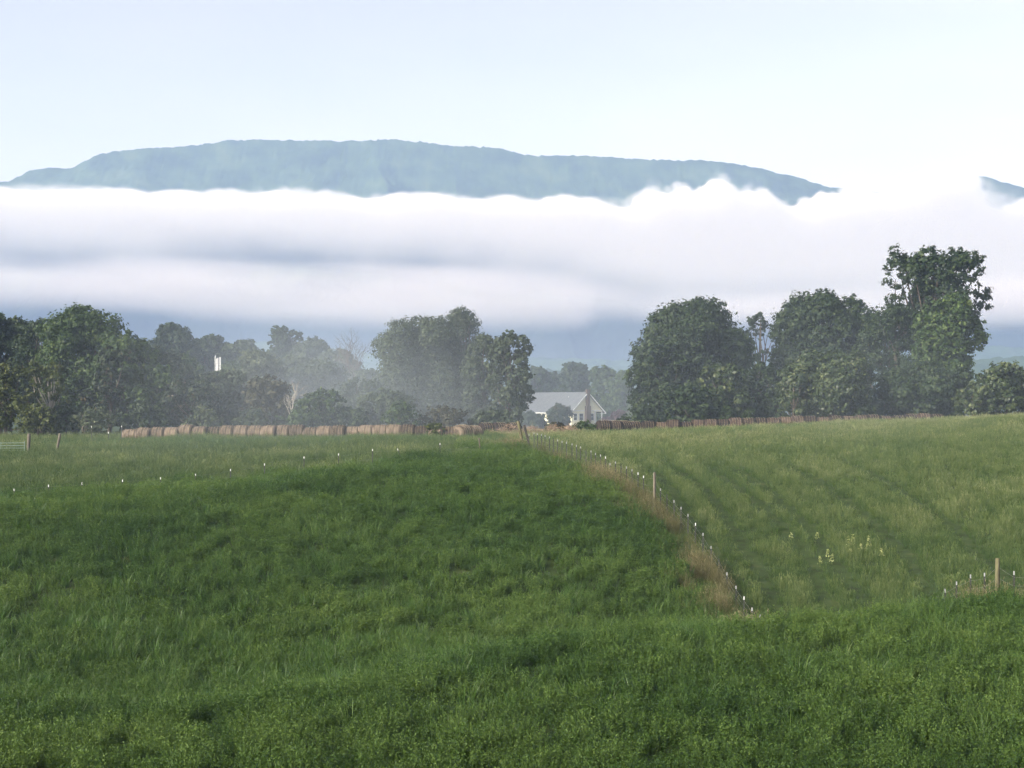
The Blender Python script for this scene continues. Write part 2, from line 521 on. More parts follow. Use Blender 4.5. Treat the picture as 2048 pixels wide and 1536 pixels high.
tag(cb, "bright white billowing cloud bank lying across the mountain", "cloud", kind="stuff")

# lower, greyer sheet in front of it
g = GN("low_cloud_density"); p, x, y, z = g.pos()
DL = 3600.0
top = g.curve(x, *zrow([(-900, 520), (0, 512), (500, 515), (900, 520), (1080, 530), (1250, 560), (1500, 575), (1750, 565), (2048, 545), (2950, 540)], DL))
base = g.curve(x, *zrow([(-900, 640), (0, 615), (250, 622), (400, 640), (560, 652), (800, 660), (1150, 662), (1210, 640), (1290, 645), (1500, 655), (2048, 655), (2950, 640)], DL))
st = g.noise(p, (1 / 520, 1 / 500, 1 / 70), 4, 0.55, (3, 0, 9))
dt = g.m('SUBTRACT', g.m('ADD', top, g.m('MULTIPLY', g.m('SUBTRACT', st, 0.5), 70)), z)
db = g.m('ADD', g.m('SUBTRACT', z, base), g.m('MULTIPLY', g.m('SUBTRACT', st, 0.5), 40))
dens = g.m('MULTIPLY', g.lin(dt, 0, 75), g.lin(db, -18, 60))
dens = g.m('MULTIPLY', dens, g.m('MULTIPLY', g.lin(y, 3340, 3480), g.lin(y, 3780, 3660)))
patch = g.lin(g.noise(p, (1 / 700, 1 / 500, 1 / 110), 3, 0.5, (1, 8, 4)), 0.25, 0.65)
dens = g.m('MULTIPLY', dens, g.m('ADD', g.m('MULTIPLY', patch, 0.0044), 0.0020))
m_cloud2, _, _ = mat_volume("cloud_grey", (0.97, 0.885, 0.81), 1.0, 0.0)
g.cube(dens, (-2450, 3320, 140), (2450, 3790, 430), (245, 36, 58), m_cloud2)
lc = g.obj("low_cloud", m_cloud2)
tag(lc, "soft grey lower cloud layer hanging over the foot of the mountain", "cloud", kind="stuff")


# valley mist hanging among the middle trees
g = GN("mist_density"); p, x, y, z = g.pos()
n1 = g.noise(p, (1 / 46, 1 / 60, 1 / 22), 3, 0.5, (2, 5, 1))
core = g.m('MULTIPLY', g.m('MULTIPLY', g.lin(x, -48, -16), g.lin(x, 8, -12)), g.lin(y, 260, 190))
wide = g.m('MULTIPLY', g.lin(x, -52, -14), g.lin(x, 100, 20))
dens = g.m('MULTIPLY', g.m('MULTIPLY', g.lin(y, 80, 170), g.lin(y, 300, 215)), g.lin(z, 28, 8))
dens = g.m('MULTIPLY', dens, g.m('MULTIPLY', g.lin(n1, 0.25, 0.7), g.m('ADD', g.m('MULTIPLY', core, 0.0040), g.m('MULTIPLY', wide, 0.0029))))
m_mist, _, _ = mat_volume("mist_air", (0.80, 0.90, 1.0), 1.0)
g.cube(dens, (-90, 70, -10), (130, 310, 30), (44, 48, 16), m_mist)
mi = g.obj("mist", m_mist)
tag(mi, "thin pale mist drifting among the middle trees and the house", "mist", kind="stuff")

# ------------------------------------------------------------------ trees
def leaf_quads(centers, normals, size, rg, aspect=0.62):
    """one diamond-shaped leaf (or leaf spray) per centre, its face roughly along the normal"""
    n = len(centers)
    nrm = normals + rg.normal(0, 0.55, (n, 3)); nrm /= np.linalg.norm(nrm, axis=1)[:, None] + 1e-9
    r = rg.normal(0, 1, (n, 3))
    a = np.cross(nrm, r); a /= np.linalg.norm(a, axis=1)[:, None] + 1e-9
    b = np.cross(nrm, a)
    s = (size * rg.uniform(0.6, 1.25, n))[:, None]
    v = np.stack([centers + a * s, centers + b * s * aspect, centers - a * s, centers - b * s * aspect], 1).reshape(-1, 3)
    f = np.arange(4 * n).reshape(-1, 4)
    return v, f


def limb(mb, a, b, r0, r1, rg, sag=0.08, k=5, n=4):
    a, b = Vector(a), Vector(b); L = (b - a).length
    pts, rr = [], []
    off = Vector(rg.normal(0, 1, 3)) * L * sag
    for i in range(n + 1):
        t = i / n
        pts.append(a.lerp(b, t) + off * math.sin(math.pi * t) + Vector((0, 0, L * 0.06 * math.sin(math.pi * t))))
        rr.append(r0 + (r1 - r0) * t)
    mb.tube(pts, rr, k)


BARK = mat_surface("bark", [(0.3, (0.05, 0.04, 0.03)), (0.7, (0.13, 0.11, 0.09))], 3, 0.95, 0.5, 12, vec_scale=(1, 1, 0.25), spec=0.1)
BARK_PALE = mat_surface("bark_pale", [(0.3, (0.22, 0.20, 0.17)), (0.7, (0.42, 0.39, 0.33))], 3, 0.9, 0.4, 12, vec_scale=(1, 1, 0.25), spec=0.1)
LEAF = {
    'green':  mat_leaf("leaf_green", [(0.0, (0.018, 0.036, 0.010)), (0.5, (0.042, 0.076, 0.020)), (1.0, (0.110, 0.150, 0.042))]),
    'dark':   mat_leaf("leaf_dark", [(0.0, (0.014, 0.028, 0.012)), (0.5, (0.030, 0.052, 0.020)), (1.0, (0.075, 0.105, 0.040))]),
    'olive':  mat_leaf("leaf_olive", [(0.0, (0.028, 0.040, 0.010)), (0.5, (0.060, 0.080, 0.018)), (1.0, (0.125, 0.135, 0.035))]),
    'pale':   mat_leaf("leaf_pale", [(0.0, (0.040, 0.058, 0.028)), (0.5, (0.080, 0.105, 0.050)), (1.0, (0.17, 0.19, 0.10))]),
    'grey':   mat_leaf("leaf_grey", [(0.0, (0.032, 0.048, 0.026)), (0.5, (0.058, 0.080, 0.042)), (1.0, (0.10, 0.125, 0.070))]),
    'cedar':  mat_leaf("leaf_cedar", [(0.0, (0.014, 0.026, 0.012)), (0.6, (0.026, 0.042, 0.018)), (1.0, (0.070, 0.055, 0.030))], 0.15),
    'brown':  mat_leaf("leaf_brown", [(0.0, (0.034, 0.038, 0.018)), (0.5, (0.060, 0.060, 0.030)), (1.0, (0.105, 0.095, 0.052))]),
    'red':    mat_leaf("leaf_red", [(0.0, (0.030, 0.010, 0.012)), (0.5, (0.062, 0.020, 0.020)), (1.0, (0.11, 0.045, 0.035))]),
    'gloss':  mat_leaf("leaf_gloss", [(0.0, (0.020, 0.036, 0.012)), (0.55, (0.042, 0.066, 0.020)), (1.0, (0.13, 0.15, 0.055))], 0.3, 0.48, 0.4),
}
N_LEAVES = 0


def tree(name, label, px, d, top, width, leaf='green', shape='broad', seed=0, dens=1.0, leafsize=0.205, lean=0.0, skirt=0.12, cat="tree", group=None, bark=BARK, gap=0.0, drop=0.0, lobes=None, lsc=1.0):
    """top = photo row of the highest leaves, width = crown width in photo pixels; size follows from the distance"""
    global N_LEAVES
    rg = np.random.default_rng(1000 + seed)
    base = G(px, d); base.z -= drop
    Ht = (CZ - (top - HY) / F * d) - base.z
    a = width / F * d / 2 * 1.06
    root = empty(name, base)
    tag(root, label, cat, group)
    z0 = Ht * skirt
    # crown as lobes set on a profile
    nl = lobes or int(np.clip(10 + a * Ht / 7 + max(0, Ht / a - 3) * 8, 9, 36))
    L = []
    for i in range(nl):
        t = (i + rg.uniform(0, 1)) / nl
        if shape == 'broad':  pr = (0.80 + 0.40 * t if t < 0.5 else math.sqrt(max(0.0, 1 - ((t - 0.5) / 0.62) ** 2.4)))
        elif shape == 'tall': pr = 0.72 + 0.28 * math.sin(math.pi * t)
        elif shape == 'block': pr = 1.0
        elif shape == 'cone': pr = 1.0 - 0.88 * t
        elif shape == 'shrub': pr = math.sqrt(max(0.05, 1 - t * t * 0.9))
        else: pr = math.sin(math.pi * (0.12 + 0.8 * t)) ** 0.8       # round
        lr = a * lsc * rg.uniform(0.24, 0.42) * (0.75 if shape == 'cone' else 1.0)
        lr = min(lr, Ht * 0.3)
        ang = i * 2.39996 + rg.uniform(-0.5, 0.5)
        rad = max(0.0, a * pr - lr * 0.9) * (rg.uniform(0.80, 1.10) if rg.uniform() < 0.75 else rg.uniform(0.2, 0.8))
        z = z0 + lr * 0.8 + (Ht - z0 - lr * 1.75) * t
        L.append((Vector((math.cos(ang) * rad + lean * z, math.sin(ang) * rad, z)), lr))
    L.append((Vector((rg.uniform(-0.1, 0.1) * a + lean * Ht, 0, Ht - 0.24 * a)), 0.24 * a))
    for q in range(3):
        L.append((Vector((rg.uniform(-0.5, 0.5) * a + lean * Ht, rg.uniform(-0.3, 0.1) * a, Ht - a * rg.uniform(0.30, 0.5))), a * rg.uniform(0.2, 0.3)))
    # trunk and limbs
    mb = MB()
    tr = max(0.05, 0.022 * Ht + 0.012 * a)
    fork = Vector((lean * Ht * 0.5, 0, Ht * 0.45))
    limb(mb, (0, 0, -0.3), fork, tr, tr * 0.6, rg, 0.03, 8, 5)
    limb(mb, fork, (lean * Ht, 0, Ht * 0.86), tr * 0.6, tr * 0.12, rg, 0.05, 6, 4)
    for c, lr in L:
        st = Vector((0, 0, 0)).lerp(fork, min(1.0, max(0.25, c.z / Ht * 0.9)))
        limb(mb, st, c, tr * 0.34, tr * 0.07, rg, 0.07, 4, 4)
    tk = mb.build("trunk", bark, root, True)
    # leaves gathered in clumps over the lobes
    C, Nn, T = [], [], []
    for c, lr in L:
        c = np.array(c)
        nc = int(max(8, 23.0 * lr * lr * dens))
        u = rg.normal(0, 1, (nc, 3)); u[:, 2] += 0.25; u /= np.linalg.norm(u, axis=1)[:, None]
        keep = rg.uniform(0, 1, nc) < np.where(u[:, 1] > 0.35, 0.5, 1.0)        # thinner on the far side
        if gap: keep &= rg.uniform(0, 1, nc) > gap
        u = u[keep]
        cc = c + u * (lr * rg.uniform(0.55, 1.12, len(u)))[:, None] * np.array([1, 1, 0.85])
        cr = np.clip(lr * 0.26, 0.22, 0.75) * rg.uniform(0.6, 1.3, len(u))
        tint = np.clip(rg.normal(0.42, 0.17, len(u)), 0, 1)
        k = 17
        off = rg.normal(0, 0.52, (len(u), k, 3)) * cr[:, None, None] * np.array([1, 1, 0.75])
        pts = cc[:, None, :] + off
        nr = u[:, None, :] * 0.8 + off / (cr[:, None, None] + 1e-6) * 0.5 + np.array([0, 0, 0.35])
        C.append(pts.reshape(-1, 3)); Nn.append(np.broadcast_to(nr, pts.shape).reshape(-1, 3))
        T.append(np.clip(np.repeat(tint, k) + rg.normal(0, 0.13, len(u) * k), 0, 1))
    C = np.concatenate(C); Nn = np.concatenate(Nn); T = np.concatenate(T)
    ok = C[:, 2] > 0.05
    C, Nn, T = C[ok], Nn[ok], T[ok]
    ls = leafsize * (0.85 + d / 900.0) * (0.78 + 0.44 * ((seed * 37) % 10) / 10.0)
    v, f = leaf_quads(C, Nn, ls, rg)
    N_LEAVES += len(C)
    cr_o = obj("crown", mesh_np("crown", v, f, (LEAF[leaf],), {"tint": np.repeat(T, 4)}), root)
    return root


def bare_tree(name, label, px, d, top, width, seed, bark=BARK_PALE, twigs=3):
    rg = np.random.default_rng(seed)
    base = G(px, d)
    Ht = (CZ - (top - HY) / F * d) - base.z; a = width / F * d / 2
    root = empty(name, base); tag(root, label, "tree")
    mb = MB(); br = MB()
    tr = 0.016 * Ht
    tips = [(Vector((0, 0, Ht * 0.3)), 0)]
    limb(mb, (0, 0, -0.3), (rg.uniform(-.3, .3), 0, Ht * 0.55), tr, tr * 0.6, rg, 0.05, 6, 5)

    def grow(p, dr, L, r, lev):
        e = p + dr * L
        limb(br, p, e, r, r * 0.45, rg, 0.08, 4, 3)
        if lev < twigs:
            for _ in range(4 if lev else 3):
                q = p.lerp(e, rg.uniform(0.45, 1.0))
                nd = (dr + Vector(rg.normal(0, 0.5, 3)) + Vector((0, 0, 0.15))).normalized()
                grow(q, nd, L * rg.uniform(0.5, 0.75), r * 0.5, lev + 1)
    for i in range(6):
        q = 2 * math.pi * i / 6 + rg.uniform(-.4, .4)
        dr = Vector((math.cos(q) * a / Ht * 1.3, math.sin(q) * a / Ht * 1.3, 0.9)).normalized()
        grow(Vector((0, 0, Ht * rg.uniform(0.25, 0.55))), dr, Ht * 0.30, tr * 0.5, 0)
    mb.build("trunk", bark, root, True)
    br.build("branches", bark, root)
    return root


TREES = [
    # left wood
    ("oak_tree", "dense dark tree on the far left edge of the woods, behind the sparse one", 0, 184, 622, 175, 'dark', 'broad', 1),
    ("oak_tree", "tallest round-topped tree of the left woods, tangled dark green crown", 170, 176, 607, 190, 'green', 'broad', 2),
    ("oak_tree", "dark crown filling the gap left of the tallest tree in the left woods", 88, 180, 633, 140, 'dark', 'broad', 3),
    ("maple_tree", "broad green tree sloping down right of the tallest tree in the left woods", 248, 170, 660, 150, 'green', 'broad', 4),
    ("ash_tree", "grey green tree in the left woods below the rounded far crown", 318, 180, 690, 150, 'grey', 'broad', 5),
    ("oak_tree", "hazy rounded far tree standing against the blue slope, left of the grain tower", 345, 330, 644, 120, 'dark', 'broad', 6),
    ("oak_tree", "hazy far tree just behind the white grain tower", 415, 345, 668, 95, 'dark', 'broad', 7),
    ("oak_tree", "low hazy far tree right of the white grain tower", 482, 340, 678, 100, 'grey', 'broad', 8),
    ("oak_tree", "hazy far tree with a square top above the pale leaved tree", 570, 330, 651, 80, 'dark', 'tall', 9),
    ("oak_tree", "hazy far tree stepping down right of the square topped one", 628, 325, 672, 95, 'grey', 'broad', 10),
    ("oak_tree", "last low hazy far tree before the bare twiggy one", 680, 320, 696, 100, 'grey', 'broad', 11),
    ("poplar_tree", "pale silvery leaved tree in the middle of the left woods", 520, 200, 697, 130, 'pale', 'broad', 12),
    ("ash_tree", "grey green tree in the left woods between pale tree and bare twigs", 640, 205, 715, 140, 'grey', 'broad', 13),
    ("cedar_tree", "dark conical cedar with a reddish bare trunk in the left woods", 216, 157, 688, 130, 'cedar', 'cone', 14),
    ("maple_tree", "mid green tree right of the dark cedar, above the start of the bales", 300, 160, 725, 130, 'green', 'broad', 15),
    ("cedar_tree", "dark bushy cedar above the left row of bales, below the grain tower", 385, 158, 748, 120, 'cedar', 'broad', 16),
    ("ash_tree", "dull green tree directly below the white grain tower", 448, 165, 738, 130, 'grey', 'broad', 17),
    ("ash_tree", "brownish half dead tree beside the pale snag trunks", 545, 160, 748, 130, 'brown', 'broad', 18),
    ("ash_tree", "thin green tree right of the pale snag, low in the left woods", 645, 158, 775, 110, 'green', 'broad', 19),
    ("ash_tree", "shaded tree in the dip between left woods and big hazy tree", 715, 178, 752, 130, 'grey', 'broad', 20),
    ("ash_tree", "low tree at the left foot of the big hazy centre tree", 775, 165, 775, 120, 'grey', 'broad', 21),
    ("ash_tree", "grey leafy tree filling the woods just right of the grain tower", 492, 215, 715, 120, 'green', 'broad', 110),
    ("ash_tree", "leafy tree behind the half dead one, under the square topped far tree", 585, 220, 708, 130, 'grey', 'broad', 111),
    ("ash_tree", "leafy tree closing the gap before the big hazy tree", 742, 215, 735, 110, 'grey', 'broad', 112),
    ("maple_tree", "leafy tree behind the dark cedar, below the hazy rounded crown", 372, 195, 705, 110, 'green', 'broad', 113),
    # centre
    ("willow_tree", "big hazy grey green tree in the centre, widest crown in the middle of the view", 850, 186, 628, 215, 'grey', 'broad', 22),
    ("willow_tree", "highest top of the hazy centre trees, rising behind the wide crown", 922, 196, 613, 130, 'grey', 'broad', 23),
    ("locust_tree", "narrow column shaped tree at the right side of the centre trees, beside the roof", 1018, 174, 660, 96, 'grey', 'tall', 24),
    ("locust_tree", "sloping tree between hazy centre crown and the narrow column tree", 968, 180, 668, 110, 'grey', 'broad', 25),
    # behind the house
    ("oak_tree", "far blue tree behind the left end of the house roof", 1075, 430, 730, 66, 'dark', 'broad', 26),
    ("oak_tree", "round far blue tree behind the middle of the house roof", 1146, 450, 722, 76, 'dark', 'broad', 27),
    ("oak_tree", "far blue tree behind the roof between two rounder ones", 1110, 460, 742, 60, 'dark', 'broad', 28),
    ("oak_tree", "far tree above the chimney, lit a little yellow", 1208, 410, 730, 70, 'green', 'broad', 29),
    ("oak_tree", "far tree squeezed between house gable and the big dark trees", 1250, 400, 738, 76, 'green', 'broad', 30),
    # right group
    ("oak_tree", "big dark round-crowned tree, left one of the large trees at right", 1390, 184, 594, 232, 'dark', 'broad', 31),
    ("oak_tree", "dark tree forming the left shoulder of the big trees, next to the house", 1315, 178, 678, 125, 'dark', 'broad', 32),
    ("walnut_tree", "thin see-through tree in the notch between the two large dark crowns", 1520, 206, 622, 84, 'dark', 'broad', 33),
    ("oak_tree", "large dark crown in the middle of the big trees at right", 1645, 192, 577, 212, 'dark', 'broad', 34),
    ("walnut_tree", "tallest tree of all, sky showing through its open squarish top", 1866, 194, 489, 200, 'dark', 'block', 35),
    ("oak_tree", "dark crown left in front of the tallest open topped tree", 1785, 184, 600, 150, 'dark', 'broad', 36),
    ("elm_tree", "dark brownish crown in front of the tallest tree, down to its foot", 1893, 178, 588, 145, 'green', 'broad', 37),
    ("elm_tree", "low dark tree filling below the tallest tree, above the bale end", 1850, 168, 722, 190, 'dark', 'broad', 38),
    ("magnolia_tree", "glossy light-tipped tree standing in front of the middle big tree", 1665, 166, 697, 200, 'gloss', 'broad', 39),
    ("magnolia_tree", "small glossy tree at the left foot of the larger glossy one", 1588, 162, 746, 80, 'gloss', 'broad', 40),
    ("maple_tree", "mid-height tree with lighter leaves in front of the left big dark crown", 1440, 170, 728, 120, 'gloss', 'broad', 41),
    ("maple_tree", "dark tree low in the gap under the see-through tree", 1520, 174, 722, 110, 'dark', 'broad', 42),
    ("oak_tree", "low dark tree at the left foot of the big dark trees, above the bales", 1318, 172, 752, 110, 'dark', 'broad', 43),
    ("maple_tree", "dark low tree between the lighter one and the small glossy tree", 1378, 166, 765, 110, 'dark', 'broad', 44),
    ("magnolia_tree", "rounded glossy tree at the right edge of the view", 2015, 162, 722, 160, 'gloss', 'broad', 45),
    ("elm_tree", "low leafy tree beside the rounded glossy tree at the right edge", 1945, 160, 768, 90, 'gloss', 'broad', 46),
]
for (nm, lb, px, d, top, w, lf, sh, sd) in TREES:
    kw = {}
    if 'see-through' in lb: kw = dict(gap=0.2, dens=0.8, lobes=24)
    if 'tallest tree of all' in lb: kw = dict(gap=0.25, dens=0.42, skirt=0.50, leafsize=0.25, lobes=44, lsc=0.72)
    if d > 300: kw = dict(dens=0.55, leafsize=0.34)
    if lf == 'gloss': kw = dict(leafsize=0.22, skirt=0.06)
    if lf in ('grey',) and 'centre' in lb: kw = dict(leafsize=0.17, dens=1.35, skirt=0.05)
    if top > 700 and 'skirt' not in kw: kw['skirt'] = 0.04
    tree(nm, lb, px, d, top, w, lf, sh, sd, **kw)

SHRUBS = [
    ("shrub", "yellow green shrub at the left edge above the gate", 12, 146, 722, 120, 'olive', 51, 1.0),
    ("shrub", "yellow green bush behind the two leaning wooden posts", 75, 144, 805, 105, 'olive', 52, 1.0),
    ("shrub", "low leafy bush between the wooden posts and the first bale", 190, 148, 812, 130, 'pale', 53, 0.8),
    ("shrub", "dark low bush behind the first bales of the left row", 285, 152, 800, 110, 'dark', 54, 1.0),
    ("shrub", "grey leafed low bush peeping over the left row of bales", 410, 153, 812, 90, 'pale', 55, 0.8),
    ("shrub", "low bush behind the bales under the half dead tree", 505, 155, 815, 110, 'grey', 56, 1.0),
    ("shrub", "low bush behind the bales right of the pale snag", 600, 156, 815, 110, 'green', 57, 1.0),
    ("shrub", "dark low bush behind the bales in the shaded dip", 700, 158, 812, 120, 'dark', 58, 1.0),
    ("shrub", "bright green bush behind the bales at the foot of the centre tree", 800, 156, 800, 90, 'green', 59, 1.0),
    ("shrub", "low brownish bush behind the bales under the centre crown", 890, 158, 806, 120, 'brown', 60, 1.0),
    ("shrub", "low bush at the right foot of the centre trees", 985, 160, 815, 110, 'grey', 61, 1.0),
    ("shrub", "small vine grown over the left bale row near its end", 872, 136.8, 846, 50, 'olive', 62, 0.8),
    ("shrub", "evergreen bush with a pointed top in front of the house wall", 1116, 318, 808, 66, 'cedar', 63, 1.0),
    ("shrub", "low hedge bush at the left end of the house", 1060, 312, 822, 66, 'dark', 64, 1.0),
    ("shrub", "dark red leaved shrub beside the porch", 1236, 332, 819, 58, 'red', 65, 1.0),
    ("shrub", "green bush growing between the bales below the chimney", 1168, 153, 842, 52, 'green', 66, 1.0),
    ("shrub", "brownish weedy bush among the dead brush below the house", 1110, 150, 846, 60, 'brown', 67, 0.8),
    ("shrub", "small pale shrub between the red shrub and the dark trees", 1262, 300, 822, 34, 'pale', 68, 0.9),
    ("shrub", "dark low bush behind the right bales under the shoulder tree", 1290, 170, 806, 110, 'dark', 69, 1.0),
    ("shrub", "low bush behind the right bales under the lighter tree", 1450, 168, 800, 120, 'green', 70, 1.0),
    ("shrub", "dark bush between the glossy tree and the tallest tree's foot", 1768, 172, 770, 90, 'dark', 72, 1.2),
    ("shrub", "dark bush left of the small glossy tree behind the bales", 1552, 172, 775, 90, 'dark', 73, 1.2),
    ("shrub", "low bush at the foot of the sparse small tree at left", 132, 151, 800, 90, 'green', 74, 1.1),
    ("shrub", "low dark bush behind the right bales under the glossy trees", 1730, 164, 790, 110, 'dark', 71, 1.0),
]
for (nm, lb, px, d, top, w, lf, sd, dn) in SHRUBS:
    tree(nm, lb, px, d, top, w, lf, 'shrub', sd, dens=dn, skirt=0.0, leafsize=0.17 if d < 200 else 0.3, cat="shrub")

bare_tree("bare_tree", "bare twiggy tree showing above the woods left of the hazy centre tree", 704, 230, 682, 60, 91, BARK)
bare_tree("dead_tree", "pale leafless snag with forked trunk above the left bales", 585, 157, 762, 60, 92, BARK_PALE, 2)
bare_tree("dead_tree", "thin pale leaning snag right of the forked one", 628, 157, 800, 30, 93, BARK_PALE, 2)
tree("sparse_tree", "sparse small tree at left with its bare pale limbs showing", 100, 150, 716, 125, 'olive', 'broad', 94, dens=0.40, gap=0.35, leafsize=0.2, bark=BARK_PALE)

# ------------------------------------------------------------------ hay bales
def mat_hay(name, c0, c1, c2):
    m, nt, out = new_mat(name)
    b = nt.nodes.new("ShaderNodeBsdfPrincipled"); b.inputs["Roughness"].default_value = 0.95; b.inputs["Specular IOR Level"].default_value = 0.1
    f = noise(nt, 1.0, 5, 0.65, 'Object', (7.0, 0.8, 0.8))
    ri = nt.nodes.new("ShaderNodeObjectInfo")
    ad = nt.nodes.new("ShaderNodeMath"); ad.operation = 'MULTIPLY_ADD'; ad.inputs[1].default_value = 0.28; ad.inputs[2].default_value = -0.14
    nt.links.new(ri.outputs["Random"], ad.inputs[0])
    a2 = nt.nodes.new("ShaderNodeMath"); nt.links.new(f, a2.inputs[0]); nt.links.new(ad.outputs[0], a2.inputs[1])
    nt.links.new(ramp(nt, a2.outputs[0], [(0.32, c0), (0.5, c1), (0.68, c2)]), b.inputs["Base Color"])
    bp = nt.nodes.new("ShaderNodeBump"); bp.inputs["Strength"].default_value = 0.9; bp.inputs["Distance"].default_value = 0.05
    nt.links.new(noise(nt, 1.0, 4, 0.6, 'Object', (16.0, 2.0, 2.0)), bp.inputs["Height"]); nt.links.new(bp.outputs[0], b.inputs["Normal"])
    nt.links.new(b.outputs[0], out.inputs[0])
    return m


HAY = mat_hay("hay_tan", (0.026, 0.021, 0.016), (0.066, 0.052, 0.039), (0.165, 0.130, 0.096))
HAY_BROWN = mat_hay("hay_dark_brown", (0.017, 0.013, 0.011), (0.036, 0.027, 0.022), (0.088, 0.062, 0.046))  # darker, browner hay than the tan row, for the other bale rows
TWINE = mat_surface("bale_twine", [(0.3, (0.35, 0.28, 0.18)), (0.7, (0.5, 0.42, 0.28))], 8, 0.8, 0, spec=0.2)


def bale_mesh(seed, L=1.42, R=0.76):
    """a round bale lying down, axis along x: slumped drum with bulging rings and rough rolled ends"""
    rg = np.random.default_rng(seed)
    K, NL = 28, 11
    vs, fs = [], []
    sag = rg.uniform(0.86, 0.95)
    lump = rg.uniform(0, 6.28, 4)
    xs = np.linspace(-L / 2, L / 2, NL)
    for i, x in enumerate(xs):
        e = abs(x) / (L / 2)
        rr = R * (1.0 - 0.10 * e ** 6) + rg.normal(0, 0.014)
        for j in range(K):
            q = 2 * math.pi * j / K
            r = rr * (1 + 0.018 * math.sin(3 * q + lump[0] + x) + 0.012 * math.sin(5 * q + lump[1])) + rg.normal(0, 0.008)
            z = r * math.sin(q); y = r * math.cos(q) * (2 - sag)
            z = max(z * sag, -R * 0.80) + R * 0.80
            vs.append((x + 0.02 * math.sin(2 * q + lump[2]), y, z))
    for i in range(NL - 1):
        for j in range(K):
            fs.append([i * K + j, (i + 1) * K + j, (i + 1) * K + (j + 1) % K, i * K + (j + 1) % K])
    for s, i0 in ((-1, 0), (1, (NL - 1) * K)):     # rolled ends: two inner rings and a middle
        prev = [i0 + j for j in range(K)]
        for rr, dx in ((0.66, 0.035), (0.33, 0.01)):
            ring = []
            for j in range(K):
                v = vs[i0 + j]; cz = R * 0.72
                ring.append(len(vs)); vs.append((s * (L / 2 + dx), v[1] * rr, cz + (v[2] - cz) * rr))
            for j in range(K):
                q4 = [prev[j], prev[(j + 1) % K], ring[(j + 1) % K], ring[j]]
                fs.append(q4 if s < 0 else q4[::-1])
            prev = ring
        fs.append(prev if s < 0 else prev[::-1])
    return vs, fs


def twine_mesh(seed, L=1.42, R=0.775):
    mb = MB()
    for x in (-0.42, -0.14, 0.14, 0.42):
        pts = [(x, R * math.cos(q) * 1.09, max(R * math.sin(q) * 0.92, -R * 0.78) + R * 0.80) for q in np.linspace(0.02, 2 * math.pi, 25)]
        mb.tube(pts, [0.006] * 25, 4, False)
    return mb


bale_me, bale_brown = [], []
for i in range(5):
    v, f = bale_mesh(300 + i)
    bale_me.append(mesh_np("hay_bale", v, f, (HAY,), smooth=True)); bale_brown.append(mesh_np("hay_bale", v, f, (HAY_BROWN,), smooth=True))
twine_me = twine_mesh(0).mesh("twine", TWINE)
ORD = ["first", "second", "third", "fourth", "fifth", "sixth", "seventh", "eighth", "ninth", "tenth", "eleventh", "twelfth", "thirteenth", "fourteenth", "fifteenth", "sixteenth", "seventeenth",
       "eighteenth", "nineteenth", "twentieth", "twenty-first", "twenty-second", "twenty-third", "twenty-fourth", "twenty-fifth", "twenty-sixth", "twenty-seventh", "twenty-eighth", "twenty-ninth", "thirtieth",
       "thirty-first", "thirty-second", "thirty-third", "thirty-fourth", "thirty-fifth", "thirty-sixth", "thirty-seventh", "thirty-eighth", "thirty-ninth", "fortieth", "forty-first", "forty-second"]


def bale_row(px0, d0, px1, d1, fmt, group, meshes, seed, step=1.37, bend=0.0):
    rg = np.random.default_rng(seed)
    a = Vector(((px0 - 1024) / F * d0, d0, 0)); b = Vector(((px1 - 1024) / F * d1, d1, 0))
    n = int(round((b - a).length / step))
    ang = math.atan2(b.y - a.y, b.x - a.x)
    for i in range(n):
        t = (i + 0.5) / n
        p = a.lerp(b, t) + Vector((0, bend * math.sin(math.pi * t) + rg.normal(0, 0.16), 0))
        z = float(ground(p.x, p.y))
        o = empty("hay_bale", (p.x, p.y, z - 0.03), ang + rg.normal(0, 0.035))
        sc = rg.uniform(0.88, 1.08); o.scale = (1.0, sc, sc)
        o.rotation_euler = (0, rg.normal(0, 0.012), ang + rg.normal(0, 0.07))
        body = obj("bale_roll", meshes[int(rg.integers(0, 5))], o)
        obj("twine", twine_me, o)
        nm = ORD[i] if i < len(ORD) else str(i)
        lab = fmt.format(nm)
        if i == n - 1: lab = fmt.format("last")
        tag(o, lab, "hay bale", group)


bale_row(247, 139.0, 915, 137.0, "{} round hay bale from the gate end of the long tan row", "tan round bales in the long left row", bale_me, 1, bend=0.8)
bale_row(912, 136.4, 958, 138.4, "{} round tan bale turned end-on at the right end of the long row", "tan bales closing the long row", bale_me, 2, step=1.5)
bale_row(958, 148.0, 1040, 150.0, "{} dark brown bale set back past the tan row, left of the brush", "dark brown bales set back near the brush", bale_brown, 3)
bale_row(1196, 158.0, 1278, 160.0, "{} low brown bale below the red shrub, before the dark row starts", "low brown bales below the house porch", bale_brown, 4)
bale_row(1284, 156.0, 1885, 156.5, "{} bale of the dark brown row under the big trees, counted from the house side", "dark brown bales in the right row", bale_brown, 5, bend=0.6)

